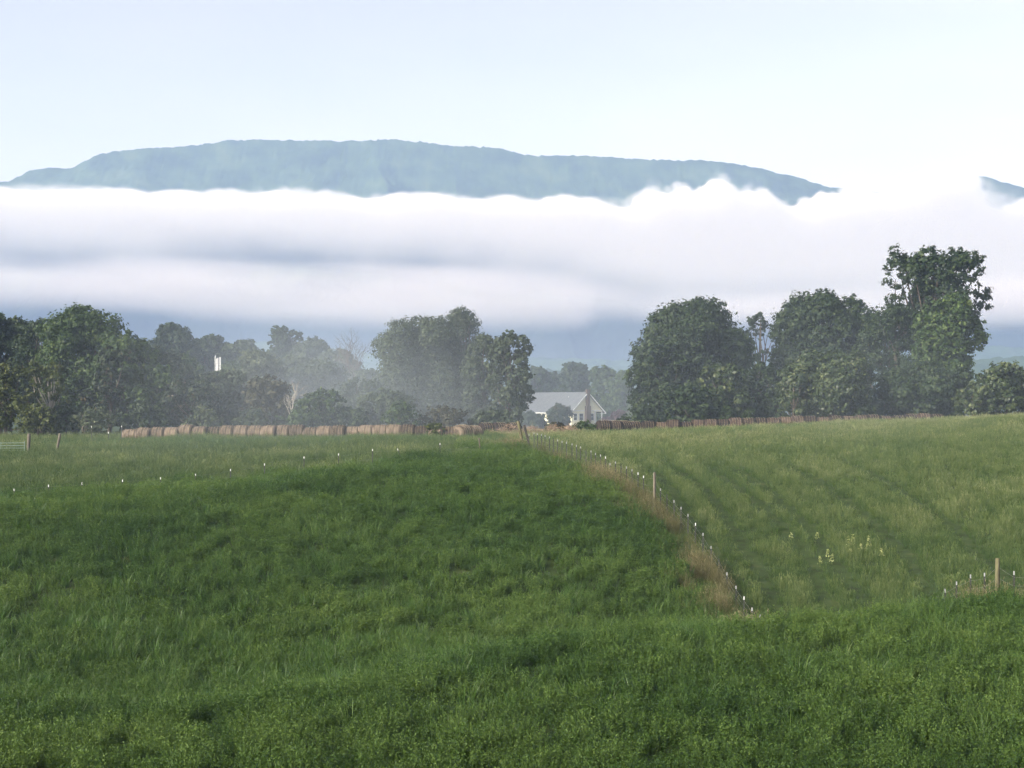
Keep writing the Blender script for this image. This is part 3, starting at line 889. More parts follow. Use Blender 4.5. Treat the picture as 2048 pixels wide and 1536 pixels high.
# ------------------------------------------------------------------ fences
STEEL = mat_surface("post_steel_green", [(0.3, (0.018, 0.022, 0.016)), (0.7, (0.045, 0.05, 0.038))], 6, 0.6, 0.1, 20, spec=0.4)
TIP = mat_surface("post_tip_white", [(0.3, (0.52, 0.54, 0.54)), (0.7, (0.66, 0.67, 0.67))], 9, 0.5, 0, spec=0.4)
TIP_DULL = mat_surface("post_tip_dull", [(0.3, (0.22, 0.235, 0.24)), (0.7, (0.36, 0.37, 0.37))], 9, 0.6, 0, spec=0.3)
WOOD = mat_surface("post_wood_weathered", [(0.3, (0.06, 0.055, 0.045)), (0.6, (0.13, 0.115, 0.09)), (0.8, (0.22, 0.19, 0.15))], 2.5, 0.9, 0.6, 9, vec_scale=(3, 3, 0.35), spec=0.1)
WOOD_MOSS = mat_surface("post_wood_mossy", [(0.3, (0.045, 0.042, 0.028)), (0.55, (0.10, 0.095, 0.055)), (0.75, (0.16, 0.155, 0.075))], 2.5, 0.95, 0.6, 9, vec_scale=(3, 3, 0.5), spec=0.1)
WIRE = mat_surface("wire_galvanised", [(0.3, (0.16, 0.16, 0.155)), (0.7, (0.28, 0.28, 0.27))], 6, 0.5, 0, spec=0.4, metallic=0.6)


def t_post(parent, base, top, white=True, tipmat=None):
    """studded T section with a spade-less foot in the soil and a white painted tip"""
    h = (top - base).length
    ax = (top - base).normalized(); rot = ax.to_track_quat('Z', 'Y').to_matrix().to_4x4()
    m = Matrix.Translation(base) @ rot
    lo = -0.35; tip = 0.15
    mb = MB()
    mb.box(-0.038, 0.038, -0.006, 0.006, lo, h - tip, m)
    mb.box(-0.005, 0.005, -0.042, -0.0065, lo, h - tip, m)
    for i in range(12):
        z = 0.12 + i * (h - tip - 0.16) / 12
        mb.box(-0.010, 0.010, 0.0065, 0.018, z, z + 0.025, m)
    o = mb.build("steel_post", STEEL, parent)
    mb = MB()
    mb.box(-0.026, 0.026, -0.007, 0.007, h - tip + 0.001, h, m)
    mb.box(-0.006, 0.006, -0.036, -0.0075, h - tip + 0.001, h, m)
    mb.build("painted_tip", (tipmat or TIP) if white else STEEL, o)
    return o


def wood_post(parent, base, top, r=0.085, mat=None, seed=0):
    rg = np.random.default_rng(seed)
    mb = MB(); n = 7
    pts = [base.lerp(top, -0.2 + 1.2 * i / (n - 1)) + Vector((rg.normal(0, 0.008), rg.normal(0, 0.008), 0)) for i in range(n)]
    mb.tube(pts, [r * rg.uniform(0.93, 1.07) * (0.94 if i == n - 1 else 1) for i in range(n)], 10)
    return mb.build("wooden_post", mat or WOOD, parent, True)


def wires(parent, nodes, fr=(0.22, 0.42, 0.62, 0.84), r=0.0035):
    for q in fr:
        mb = MB(); pts = []
        for i, (b, t) in enumerate(nodes):
            pts.append(b.lerp(t, q))
            if i < len(nodes) - 1:
                b2, t2 = nodes[i + 1]
                pts.append((b.lerp(t, q) + b2.lerp(t2, q)) / 2 - Vector((0, 0, 0.015)))
        mb.tube(pts, [r] * len(pts), 4, False)
        mb.build("fence_wire", WIRE, parent)


def post_ends(px, tip, d, lo=1.0, hi=1.65, dx=0.0):
    b = G(px, d); top = P(px, tip, d)
    h = min(max(top.z - b.z, lo), hi)
    return b + Vector((-dx, 0, 0)), b + Vector((0, 0, h))


CF = [(1520, 1236), (1504, 1215), (1488, 1193), (1472, 1173), (1454, 1146), (1438, 1117), (1422, 1092), (1406, 1066), (1391, 1046), (1376, 1022), (1362, 1005), (1348, 988), (1334, 982), (1321, 966),
      (1309, 939), (1287, 942), (1276, 937), (1264, 932), (1253, 928), (1242, 925), (1231, 923), (1220, 926), (1211, 913), (1201, 909), (1191, 906), (1182, 901), (1172, 893), (1161, 891), (1153, 883),
      (1144, 879), (1133, 873), (1124, 874), (1115, 870), (1107, 868), (1099, 868), (1090, 866), (1083, 865), (1075, 866), (1068, 865), (1058, 868), (1036, 840)]
FX = [1036, 1058, 1134, 1211, 1309, 1391, 1454, 1504, 1520]
FD = [124, 121, 113, 102, 90, 80, 70, 62.5, 60]


def fence_d(px): return float(np.interp(px, FX, FD))


cf = empty("pasture_fence", G(1309, 90)); root_inv = Vector(cf.location)
tag(cf, "wire fence of steel posts running up the slope between the two fields", "fence")
cf.location = (0, 0, 0)
nodes = []
for i, (px, tip) in enumerate(CF):
    d = fence_d(px)
    if px == 1309:
        b, t = post_ends(px, tip, d, 1.3, 2.2); wood_post(cf, b, t, 0.085, WOOD, 7)
    elif px == 1036:
        b, t = post_ends(px, tip, d, 1.5, 2.4, 0.0); t = t + Vector((0.0, 0, 0)); b = b + Vector((0.5, 0, 0)); wood_post(cf, b, t, 0.13, WOOD_MOSS, 8)
        wood_post(cf, b + Vector((0.55, 0.5, 0)), t + Vector((0.55, 0.5, -0.35)), 0.10, WOOD, 9)
    else:
        b, t = post_ends(px, tip, d, 1.05, 1.5); t_post(cf, b, t, i % 7 != 5, TIP if i in (2, 8, 15, 16, 22) else TIP_DULL)
    nodes.append((b, t))
wires(cf, nodes)

LF = [(28, 985), (97, 980), (164, 972), (245, 963), (321, 955), (391, 948), (461, 938), (529, 927), (608, 913), (677, 907), (745, 898), (795, 897), (880, 886)]
lf = empty("pasture_fence"); tag(lf, "low line of white tipped steel posts crossing the left field", "fence")
nodes = []
for i, (px, tip) in enumerate(LF):
    d = float(np.interp(px, [28, 391, 745, 958], [94, 102, 108, 118]))
    b, t = post_ends(px, tip, d, 0.9, 1.5, -0.42 if px == 795 else 0.0)
    t_post(lf, b, t); nodes.append((b, t))
b, t = post_ends(958, 876, 118, 1.2, 1.5, -0.12); wood_post(lf, b, t, 0.06, WOOD, 12); nodes.append((b, t))
wires(lf, nodes, (0.45, 0.85))

rf = empty("pasture_fence"); tag(rf, "short run of fence at the right edge on the near rise", "fence")
nodes = []
for px, tip, d in [(1890, 1178, 60.5), (1913, 1163, 60), (1941, 1140, 59.2), (1969, 1136, 58.5), (1995, 1110, 58), (2028, 1126, 57.3), (2066, 1122, 56.6), (2104, 1118, 56)]:
    if px == 1995:
        b, t = post_ends(px, tip, d, 1.6, 2.1); wood_post(rf, b, t, 0.095, WOOD_MOSS, 21)
    else:
        b, t = post_ends(px, tip, d, 0.9, 1.55); t_post(rf, b, t, True, TIP_DULL)
    nodes.append((b, t))
wires(rf, nodes)

# three white tipped posts by the woods, two wooden gate posts, the gate
wf = empty("pasture_fence"); tag(wf, "few white tipped posts in front of the trees left of the first bale", "fence")
for px, tip in ((183, 850), (217, 864), (243, 847)):
    b, t = post_ends(px, tip, 137, 0.9, 1.6); t_post(wf, b, t)
for i, (px, tip, lean, lab) in enumerate(((58, 845, -0.06, "thick wooden post standing right beside the tube gate"), (120, 848, -0.32, "leaning wooden post farther right of the tube gate"))):
    b, t = post_ends(px, tip, 126, 1.2, 1.7, 0.0)
    o = wood_post(None, b + Vector((lean, 0, 0)), t, 0.15 if i == 0 else 0.115, WOOD, 30 + i)
    o.name = "fence_post"; tag(o, lab, "post")
GATE = mat_surface("gate_paint_green", [(0.3, (0.13, 0.20, 0.17)), (0.7, (0.22, 0.30, 0.26))], 4, 0.55, 0.05, 12, spec=0.4)
ge = G(49, 126); gs = G(-45, 126)
gate = empty("field_gate", ge); tag(gate, "pale green tube gate closed at the left edge by the wooden post", "gate")
wv = gs - ge
for k_, hz_ in enumerate((0.22, 0.44, 0.66, 0.90)):
    MB().tube([Vector((0, 0, hz_)), wv + Vector((0, 0, hz_))], [0.022, 0.022], 6).build("rail", GATE, gate)
for q in (0.0, 0.5, 1.0):
    MB().tube([wv * q + Vector((0, 0.0, 0.12 if q else 0.0)), wv * q + Vector((0, 0.0, 0.98 if q else 1.05))], [0.026, 0.026], 6).build("upright", GATE, gate)

# ------------------------------------------------------------------ house
SIDING = mat_surface("siding_cream", [(0.3, (0.60, 0.57, 0.41)), (0.7, (0.70, 0.67, 0.50))], 1.5, 0.6, 0.0, spec=0.3)
ROOF = mat_surface("roof_metal_grey", [(0.3, (0.075, 0.084, 0.094)), (0.7, (0.115, 0.125, 0.135))], 0.7, 0.55, 0.05, 4, spec=0.5)
TRIM = mat_surface("trim_white", [(0.3, (0.58, 0.58, 0.57)), (0.7, (0.68, 0.68, 0.67))], 2, 0.5, 0, spec=0.3)
BRICK = mat_surface("chimney_brick", [(0.35, (0.050, 0.033, 0.026)), (0.65, (0.095, 0.062, 0.048))], 6, 0.9, 0.4, 18, spec=0.1)
GLASS, _nt, _o = new_mat("window_glass")
_b = _nt.nodes.new("ShaderNodeBsdfPrincipled"); _b.inputs["Base Color"].default_value = (0.03, 0.04, 0.05, 1); _b.inputs["Roughness"].default_value = 0.08; _nt.links.new(_b.outputs[0], _o.inputs[0])
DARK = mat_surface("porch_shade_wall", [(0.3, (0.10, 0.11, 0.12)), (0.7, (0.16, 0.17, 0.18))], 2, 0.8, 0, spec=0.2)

HD = 335.0
hb = G(1174, HD)
house = empty("farm_house", hb, math.radians(28))
tag(house, "cream farm house with grey gabled roof and brick chimney behind the bales", "house")
# local axes: gable end faces -y, ridge runs to +y; half width hw, walls to ze, ridge at zr
hw, LEN = 4.2, 25.0
apex = P(1173, 784, HD).z - hb.z
eave = P(1173, 824, HD).z - hb.z
ze = eave + 0.35
ov = 0.65                       # roof overhang
sl = (apex - 0.1 - ze) / hw
mb = MB()
wall_t = 0.16
mb.box(-hw, -hw + wall_t, wall_t, LEN, 0, ze); mb.box(hw - wall_t, hw, 2.6, LEN, 0, ze); mb.box(-hw + wall_t, hw - wall_t, LEN - wall_t, LEN, 0, ze)
n = len(mb.v); ym = 0.0
# gable wall: solid left of the porch notch
px0 = 2.05                       # porch starts here in x
mb.box(-hw, px0, 0, wall_t, 0, ze - 0.001)
mb.box(px0 - wall_t, px0, wall_t, 2.6, 0, ze - 0.001)
wall = mb.build("wall", SIDING, house)
mb = MB(); mb.box(px0, hw - wall_t, 2.6, 2.6 + wall_t, 0, ze - 0.002); mb.build("porch_wall", DARK, house)
# clapboards: gable triangle laid up board by board, lapped
bh = 0.30; z = ze; i = 0
while z < apex - 0.35:
    w0 = max(0.05, (apex - 0.18 - z) / sl); w1 = max(0.03, (apex - 0.18 - z - bh) / sl)
    mb = MB(); nn = len(mb.v)
    mb.v += [(-w0, -0.03, z), (w0, -0.03, z), (w1, 0.0, z + bh - 0.004), (-w1, 0.0, z + bh - 0.004), (-w0, 0.12, z), (w0, 0.12, z), (w1, 0.12, z + bh - 0.004), (-w1, 0.12, z + bh - 0.004)]
    mb.f += [[0, 1, 2, 3], [5, 4, 7, 6], [1, 0, 4, 5], [3, 2, 6, 7], [0, 3, 7, 4], [2, 1, 5, 6]]
    mb.build("siding_board", SIDING, wall)
    z += bh
z = 0.4
while z < ze - bh:
    mb = MB(); mb.v += [(-hw + 0.1, -0.03, z), (px0, -0.03, z), (px0, -0.004, z + bh - 0.004), (-hw + 0.1, -0.004, z + bh - 0.004), (-hw + 0.1, -0.001, z), (px0, -0.001, z)]
    mb.f += [[0, 1, 2, 3], [1, 0, 4, 5]]
    mb.build("siding_board", SIDING, wall); z += bh
MB().box(-hw - 0.02, hw + 0.02, -0.07, -0.031, ze - 0.14, ze + 0.05).build("band_board", TRIM, wall)
# roof: two slabs with standing seams
for s in (-1, 1):
    ex = (hw + ov); zz = apex - sl * ex
    mb = MB(); a_ = Vector((0, -ov, apex)); b_ = Vector((s * ex, -ov, zz)); c_ = Vector((s * ex, LEN + ov, zz)); d_ = Vector((0, LEN + ov, apex)); th = Vector((0, 0, -0.14))
    mb.v = [tuple(q) for q in (a_, b_, c_, d_, a_ + th, b_ + th, c_ + th, d_ + th)]
    mb.f = [[0, 1, 2, 3], [7, 6, 5, 4], [1, 5, 6, 2], [3, 2, 6, 7], [0, 4, 5, 1]] if s > 0 else [[3, 2, 1, 0], [4, 5, 6, 7], [2, 6, 5, 1], [7, 6, 2, 3], [1, 5, 4, 0]]
    rs = mb.build("roof_slope", ROOF, house)
    for j in range(1, 33):
        y_ = -ov + (LEN + 2 * ov) * j / 33
        up = Vector((0, 0, 0.03))
        MB().tube([Vector((0, y_, apex)) + up, Vector((s * ex, y_, zz)) + up], [0.025, 0.025], 4).build("seam", ROOF, rs)
    # barge board along the gable, white
    mb = MB(); o1 = Vector((0, -ov - 0.05, apex + 0.04)); o2 = Vector((s * (ex + 0.03), -ov - 0.05, zz + 0.02)); dn = Vector((0, 0, -0.30)); bk = Vector((0, 0.045, 0))
    mb.v = [tuple(q) for q in (o1, o2, o2 + dn, o1 + dn, o1 + bk, o2 + bk, o2 + dn + bk, o1 + dn + bk)]
    mb.f = [[0, 1, 2, 3], [7, 6, 5, 4], [0, 4, 5, 1], [2, 6, 7, 3], [1, 5, 6, 2], [3, 7, 4, 0]]
    mb.build("barge_board", TRIM, house)
    MB().box(s * ex - 0.05, s * ex + 0.05, -ov + 0.01, LEN + ov, zz - 0.20, zz + 0.01).build("gutter", TRIM, house)
# chimney up the middle of the gable
mb = MB(); mb.box(-0.62, 0.62, -0.80, -0.035, 0, ze + 1.1)
mb.box(-0.42, 0.42, -0.78, -0.04, ze + 1.101, apex + 0.45)
ch = mb.build("chimney", BRICK, house)
MB().box(-0.50, 0.50, -0.86, 0.02, apex + 0.451, apex + 0.60).build("chimney_cap", BRICK, ch)
# windows either side of the chimney
wt = ze - 0.75
for x0, x1 in ((-3.65, -2.8), (-2.1, -1.1), (0.95, 1.75)):
    w_ = empty("window", ((x0 + x1) / 2, -0.05, wt - 1.5)); w_.parent = house
    ww = (x1 - x0) / 2
    MB().box(-ww, ww, -0.012, 0.0, 0, 1.5).build("glass_pane", GLASS, w_)
    mb = MB(); mb.box(-ww - 0.11, -ww, -0.05, 0.0, -0.1, 1.6); mb.box(ww, ww + 0.11, -0.05, 0, -0.1, 1.6); mb.box(-ww, ww, -0.05, 0, 1.5, 1.6); mb.box(-ww, ww, -0.05, 0, -0.1, 0.0); mb.box(-ww, ww, -0.045, -0.014, 0.72, 0.78)
    mb.build("window_frame", TRIM, w_)
MB().box(px0 + 0.02, px0 + 0.27, -0.16, 0.10, 0, ze).build("porch_post", TRIM, house)
MB().box(hw - 0.22, hw, -0.05, 0.17, 0, ze).build("porch_post", TRIM, house)
MB().box(px0 + 0.27, hw + 0.4, -0.3, 2.6, -0.2, 0.25).build("porch_floor", TRIM, house)
MB().box(px0 + 0.27, hw - 0.22, -0.02, 0.14, ze - 0.3, ze - 0.16).build("porch_beam", SIDING, house)
MB().tube([(-1.2, 6.5, apex - 1.9), (-1.2, 6.5, apex - 1.0)], [0.06, 0.06], 8).build("vent_pipe", TRIM, house)
MB().box(-hw - 0.3, hw + 0.3, -0.02, LEN + 0.3, -1.2, 0.0).build("foundation", BRICK, house)

# ------------------------------------------------------------------ grain tower among the trees
PAINT = mat_surface("tower_paint_white", [(0.3, (0.55, 0.55, 0.52)), (0.7, (0.68, 0.68, 0.66))], 3, 0.4, 0, spec=0.5)
GALV = mat_surface("tower_galvanised", [(0.3, (0.22, 0.22, 0.22)), (0.7, (0.32, 0.31, 0.31))], 1.2, 0.5, 0.05, 5, spec=0.5, metallic=0.3)
TD = 290.0
tb = G(436, TD); tower = empty("grain_tower", tb); tag(tower, "slim white grain tower with two pipes poking out of the woods", "grain tower")
tz = P(436, 714, TD).z - tb.z
MB().tube([(0, 0, -0.5), (0, 0, tz - 0.4), (0, 0, tz - 0.15)], [0.42, 0.42, 0.15], 14).build("silo_body", GALV, tower, True)
for x, dz, r in ((-0.50, 0.30, 0.085), (0.52, -0.05, 0.135)):
    pz = tz + dz
    MB().tube([(x, -0.30, 0), (x, -0.30, pz - 0.12), (x + (0.10 if x < 0 else -0.10), -0.30, pz)], [r, r, r * 0.8], 10).build("pipe", PAINT, tower, True)
for hh in (0.86, 0.93):
    MB().tube([(-0.5, -0.32, tz * hh), (0.52, -0.32, tz * hh)], [0.035, 0.035], 6).build("brace", PAINT, tower)
bz = P(449, 742, TD).z - tb.z
MB().tube([(1.35, 0, 0), (1.35, 0, bz - 0.1), (1.35, 0, bz + 0.35), (1.35, 0, bz + 0.5)], [0.26, 0.26, 0.25, 0.08], 12).build("tank", PAINT, tower, True)
MB().tube([(1.18, 0, bz + 0.3), (1.18, 0, bz + 0.95)], [0.07, 0.07], 8).build("tank_vent", PAINT, tower)

# ------------------------------------------------------------------ fields: scattered plants
def ribbon(base, dirx, diry, h, bend, w, nseg, rg, tw=0.0):
    """one tapering blade: rises h, leans bend towards (dirx, diry)"""
    t = np.linspace(0, 1, nseg + 1)
    cx = base[0] + dirx * bend * t ** 2; cy = base[1] + diry * bend * t ** 2
    cz = h * (t - 0.18 * (bend / max(h, 0.01)) * t ** 3)
    q = rg.uniform(0, 6.28); sx, sy = math.cos(q), math.sin(q)
    ww = w * (1 - t ** 1.5) * 0.5 + 0.0008
    L = np.stack([cx - sx * ww, cy - sy * ww, cz], 1); R = np.stack([cx + sx * ww, cy + sy * ww, cz], 1)
    v = np.stack([L, R], 1).reshape(-1, 3)
    f = [[2 * i, 2 * i + 1, 2 * i + 3, 2 * i + 2] for i in range(nseg)]
    return v, f


def grass_tuft(seed, n, rad, h0, h1, w, spread, mat, heads=0.0, nseg=3):
    rg = np.random.default_rng(seed)
    V, Fc, T = [], [], []; k = 0
    for i in range(n):
        q = rg.uniform(0, 6.28); r = rad * math.sqrt(rg.uniform())
        h = rg.uniform(h0, h1); a = q + rg.normal(0, 0.8)
        head = rg.uniform() < heads
        v, f = ribbon((r * math.cos(q), r * math.sin(q)), math.cos(a), math.sin(a), h * (1.25 if head else 1), h * spread * rg.uniform(0.2, 1.2) * (0.4 if head else 1), w * rg.uniform(0.7, 1.3) * (0.45 if head else 1), nseg, rg)
        V.append(v); Fc += [[k + j for j in q4] for q4 in f]; k += len(v)
        tt = np.clip(rg.normal(0.85 if head else 0.42, 0.15), 0, 1)
        T.append(np.clip(np.full(len(v), tt), 0, 1))
        if head:          # seed head: a slim spindle
            tip = v[-2:].mean(0); hh = rg.uniform(0.06, 0.11)
            s = 0.009
            hv = np.array([tip + (0, 0, -hh), tip + (s, 0, -hh * .3), tip + (0, 0, hh * .4), tip + (-s, 0, -hh * .3)])
            V.append(hv); Fc.append([k, k + 1, k + 2, k + 3]); k += 4; T.append(np.full(4, 0.97))
    return mesh_np("tuft", np.concatenate(V), np.array(Fc), (mat,), {"tint": np.concatenate(T)})


def alfalfa_tuft(seed, n, rad, h0, h1, mat):
    """leafy stems: thin stalk with three-part leaves up its sides"""
    rg = np.random.default_rng(seed)
    V, Fc, T = [], [], []; k = 0
    for i in range(n):
        q = rg.uniform(0, 6.28); r = rad * math.sqrt(rg.uniform()); h = rg.uniform(h0, h1)
        a = q + rg.normal(0, 0.7); bend = h * rg.uniform(0.05, 0.35)
        b = (r * math.cos(q), r * math.sin(q))
        v, f = ribbon(b, math.cos(a), math.sin(a), h, bend, 0.007, 2, rg)
        V.append(v); Fc += [[k + j for j in q4] for q4 in f]; k += len(v)
        base_t = np.clip(rg.normal(0.4, 0.12), 0, 1); T.append(np.full(len(v), base_t))
        for j in range(11):
            t = 0.25 + 0.75 * (j + rg.uniform()) / 11
            c = np.array([b[0] + math.cos(a) * bend * t * t, b[1] + math.sin(a) * bend * t * t, h * t])
            o = rg.normal(0, 1, 3); o[2] = abs(o[2]) * 0.5 + 0.25; o /= np.linalg.norm(o)
            s = rg.uniform(0.028, 0.048) * (1.1 - 0.35 * t)
            side = np.cross(o, rg.normal(0, 1, 3)); side /= np.linalg.norm(side) + 1e-9
            hv = np.array([c, c + o * s + side * s * 0.45, c + o * s * 1.9, c + o * s - side * s * 0.45])
            V.append(hv); Fc.append([k, k + 1, k + 2, k + 3]); k += 4
            T.append(np.full(4, np.clip(base_t + 0.25 * (t - 0.5) + rg.normal(0, 0.1), 0, 1)))
    return mesh_np("tuft", np.concatenate(V), np.array(Fc), (mat,), {"tint": np.concatenate(T)})


ALF = mat_leaf("alfalfa_leaf", [(0.0, (0.009, 0.030, 0.008)), (0.4, (0.036, 0.075, 0.016)), (0.75, (0.088, 0.142, 0.031)), (1.0, (0.17, 0.22, 0.060))], 0.38, 0.6, 0.15, 0.5)
LUSH = mat_leaf("lush_blade", [(0.0, (0.016, 0.044, 0.010)), (0.5, (0.056, 0.120, 0.022)), (1.0, (0.20, 0.29, 0.075))], 0.4, 0.42, 0.4, 0.4)
MEADOW = mat_leaf("meadow_blade", [(0.0, (0.018, 0.044, 0.011)), (0.35, (0.055, 0.098, 0.024)), (0.7, (0.130, 0.165, 0.055)), (1.0, (0.30, 0.30, 0.15))], 0.4, 0.55, 0.25, 0.55)
DRY = mat_leaf("dry_blade", [(0.0, (0.06, 0.07, 0.025)), (0.4, (0.090, 0.092, 0.038)), (0.75, (0.180, 0.162, 0.080)), (1.0, (0.32, 0.28, 0.165))], 0.35, 0.7, 0.15, 0.5)


def proto_set(name, meshes):
    c = bpy.data.collections.new(name)           # not linked to the scene: only a palette for the scatter
    for i, m in enumerate(meshes):
        o = bpy.data.objects.new("%s_%02d" % (name, i), m); c.objects.link(o)
    return c


def scatter(name, label, cat, palette, pts, rots, scl, ptint, ids):
    me = bpy.data.meshes.new(name)
    me.vertices.add(len(pts)); me.vertices.foreach_set("co", np.asarray(pts, np.float32).ravel())
    for an, ty, dat in (("prot", 'FLOAT_VECTOR', np.stack([rots[1], rots[2], rots[0]], 1)), ("pscl", 'FLOAT_VECTOR', scl), ("ptint", 'FLOAT', ptint), ("pid", 'INT', ids)):
        at = me.attributes.new(an, ty, 'POINT')
        if ty == 'FLOAT_VECTOR': at.data.foreach_set("vector", np.asarray(dat, np.float32).ravel())
        else: at.data.foreach_set("value", np.asarray(dat, np.int32 if ty == 'INT' else np.float32))
    for m in {o.data.materials[0] for o in palette.objects}: me.materials.append(m)
    o = obj(name, me)
    t = bpy.data.node_groups.new(name + "_scatter", 'GeometryNodeTree')
    t.interface.new_socket("Geometry", in_out='INPUT', socket_type='NodeSocketGeometry'); t.interface.new_socket("Geometry", in_out='OUTPUT', socket_type='NodeSocketGeometry')
    gi = t.nodes.new("NodeGroupInput"); go = t.nodes.new("NodeGroupOutput")
    ci = t.nodes.new("GeometryNodeCollectionInfo"); ci.inputs["Collection"].default_value = palette; ci.inputs["Separate Children"].default_value = True; ci.inputs["Reset Children"].default_value = True
    ip = t.nodes.new("GeometryNodeInstanceOnPoints"); ip.inputs["Pick Instance"].default_value = True

    def na(n, ty):
        a = t.nodes.new("GeometryNodeInputNamedAttribute"); a.data_type = ty; a.inputs[0].default_value = n
        return next(s for s in a.outputs if s.enabled and s.name == "Attribute")
    e2r = t.nodes.new("FunctionNodeEulerToRotation")
    L = t.links.new
    L(gi.outputs[0], ip.inputs["Points"]); L(ci.outputs[0], ip.inputs["Instance"]); L(na("pid", 'INT'), ip.inputs["Instance Index"])
    L(na("prot", 'FLOAT_VECTOR'), e2r.inputs[0]); L(e2r.outputs[0], ip.inputs["Rotation"]); L(na("pscl", 'FLOAT_VECTOR'), ip.inputs["Scale"])
    L(ip.outputs[0], go.inputs[0])
    md = o.modifiers.new("scatter", 'NODES'); md.node_group = t
    tag(o, label, cat, kind="stuff")
    return o


def field_points(d0, d1, dens, seed, upx=(-260, 2310)):
    """points spread evenly over the wedge of ground between two distances"""
    rg = np.random.default_rng(seed)
    ua, ub = (upx[0] - 1024) / F, (upx[1] - 1024) / F
    n = int(dens * (ub - ua) * (d1 * d1 - d0 * d0) / 2)
    y = np.sqrt(rg.uniform(d0 * d0, d1 * d1, n)); x = rg.uniform(ua, ub, n) * y
    return x, y, rg


FPX = np.array(FX, float)
fX = (FPX - 1024) / F * np.array(FD); fY = np.array(FD, float)
o_ = np.argsort(fY); fXs, fYs = fX[o_], fY[o_]


def fence_x(y):
    """x of the dividing fence at distance y (extended beyond both ends)"""
    return np.interp(y, fYs, fXs) + np.where(y > fYs[-1], (y - fYs[-1]) * -0.10, 0)


def left_fence_y(x):
    return np.interp(x, [-60, -33, -22.5, -10.6, -2.6, 2], [88, 94, 102, 108, 118, 122])


def crest_y(x):       # far side of the near rise, where the alfalfa ends and the right field begins
    return np.interp(x, [-20, -9, -4.8, -0.4, 3.1, 6.7, 10.6, 14.9, 20.3, 30], [40, 41, 42.5, 48.5, 50.5, 51, 53, 55, 57, 58.5])


def classify(x, y):
    near = y < crest_y(x) + 1.0
    right = (~near) & (x > fence_x(y))
    farleft = (~near) & (~right) & (y > left_fence_y(x) + (fbm(x / 3.5, y / 5.0, 83, 3) - 0.5) * 22)
    alf = near | ((~right) & (~farleft))
    return near, right, farleft, alf


alf_pal = proto_set("alfalfa_tuft", [alfalfa_tuft(500 + i, 15, 0.26, 0.34, 0.60, ALF) for i in range(6)])
lush_pal = proto_set("lush_tuft", [grass_tuft(520 + i, 30, 0.24, 0.38, 0.80, 0.021, 0.6, LUSH, nseg=4) for i in range(5)])
mead_pal = proto_set("meadow_tuft", [grass_tuft(540 + i, 30, 0.24, 0.20, 0.42, 0.010, 0.5, MEADOW, heads=0.22) for i in range(5)])
dry_pal = proto_set("dry_tuft", [grass_tuft(560 + i, 44, 0.22, 0.40, 0.95, 0.010, 0.6, DRY, heads=0.2) for i in range(5)])


def emit(name, label, palette, x, y, rg, s, sz, tint, lean=0.12, cat="grass"):
    n = len(x); z = ground(x, y) - 0.02
    rots = np.stack([rg.uniform(0, 6.28, n), rg.normal(0, lean, n), rg.normal(0, lean, n)])
    scl = np.stack([s, s, s * sz], 1)
    return scatter(name, label, cat, palette, np.stack([x, y, z], 1), rots, scl, np.clip(tint, 0, 1), rg.integers(0, len(palette.objects), n))


def cat3(parts): return [np.concatenate([p[i] for p in parts]) for i in range(2)]


# alfalfa
parts = [field_points(*a)[:2] for a in ((26, 47, 14, 601, (-560, 2620)), (47, 62, 11, 602, (-460, 2520)), (62, 85, 8.0, 603), (85, 126, 6.0, 604))]
x, y = cat3(parts); rg = np.random.default_rng(610)
near, right, farleft, alf = classify(x, y)
clump = np.clip((fbm(x / 0.55, y / 0.55, 31, 2) - 0.5) * 2.0 + 0.5, 0, 1); wide = fbm(x / 7, y / 7, 33, 3); mid_ = fbm(x / 2.6, y / 2.6, 37, 2)
keep = alf & (rg.uniform(0, 1, len(x)) < 0.25 + 1.1 * clump)
fx = fence_x(y) - x
keep &= ~((fx < 1.3) & (fx > 0) & (~near))
x, y, clump, wide, mid_ = x[keep], y[keep], clump[keep], wide[keep], mid_[keep]
s = rg.uniform(0.85, 1.2, len(x)) * (1 + np.clip((y - 60) / 160, 0, 0.5))
hz_ = (0.42 + 0.95 * clump) * (0.82 + 0.36 * mid_) / (1 + np.clip((y - 60) / 160, 0, 0.5)) ** 0.7
emit("alfalfa", "dark green leafy alfalfa covering the near rise and the middle field", alf_pal, x, y, rg, s, hz_, -0.22 + 0.14 * np.clip((y - 70) / 40, 0, 1) + 1.05 * wide + 0.42 * clump + rg.normal(0, 0.10, len(x)))
print("alfalfa", len(x))

# lush long grass in the left swale and along the ridge before the left fence
parts = [field_points(*a)[:2] for a in ((36, 62, 9, 621), (62, 118, 6.5, 622))]
x, y = cat3(parts); rg = np.random.default_rng(630)
near, right, farleft, alf = classify(x, y)
u = 1024 + F * x / y; row = HY + F * (CZ - ground(x, y)) / y
pn = fbm(x / 1.9, y / 1.9, 41, 3)
sw = np.clip((1150 - u) / 350, 0, 1) * np.clip((y - crest_y(x)) / 2.5, 0, 1) * np.clip((64 - y) / 8, 0, 1)
edge = np.exp(-((y - crest_y(x) - 1.5) / 2.2) ** 2) * np.clip((1700 - u) / 300, 0, 1) * np.clip((u - 500) / 200, 0, 1)
ridge = np.exp(-((left_fence_y(x) - 4 - y) / 6.0) ** 2) * np.clip((900 - u) / 400, 0, 1)
strip = np.exp(-((y - 126) / 9) ** 2) * 0
prob = np.clip(sw * 1.0 + edge * 0.55 + ridge * 0.8 + 0.17, 0, 1) * np.clip((pn - 0.36) * 6, 0, 1)
keep = alf & (rg.uniform(0, 1, len(x)) < prob)
x, y, pn = x[keep], y[keep], pn[keep]
emit("lush_grass", "tall bright green long bladed grass in patches on the left slope", lush_pal, x, y, rg, rg.uniform(0.75, 1.25, len(x)), rg.uniform(0.7, 1.15, len(x)), 0.25 + 0.7 * pn + rg.normal(0, 0.16, len(x)))
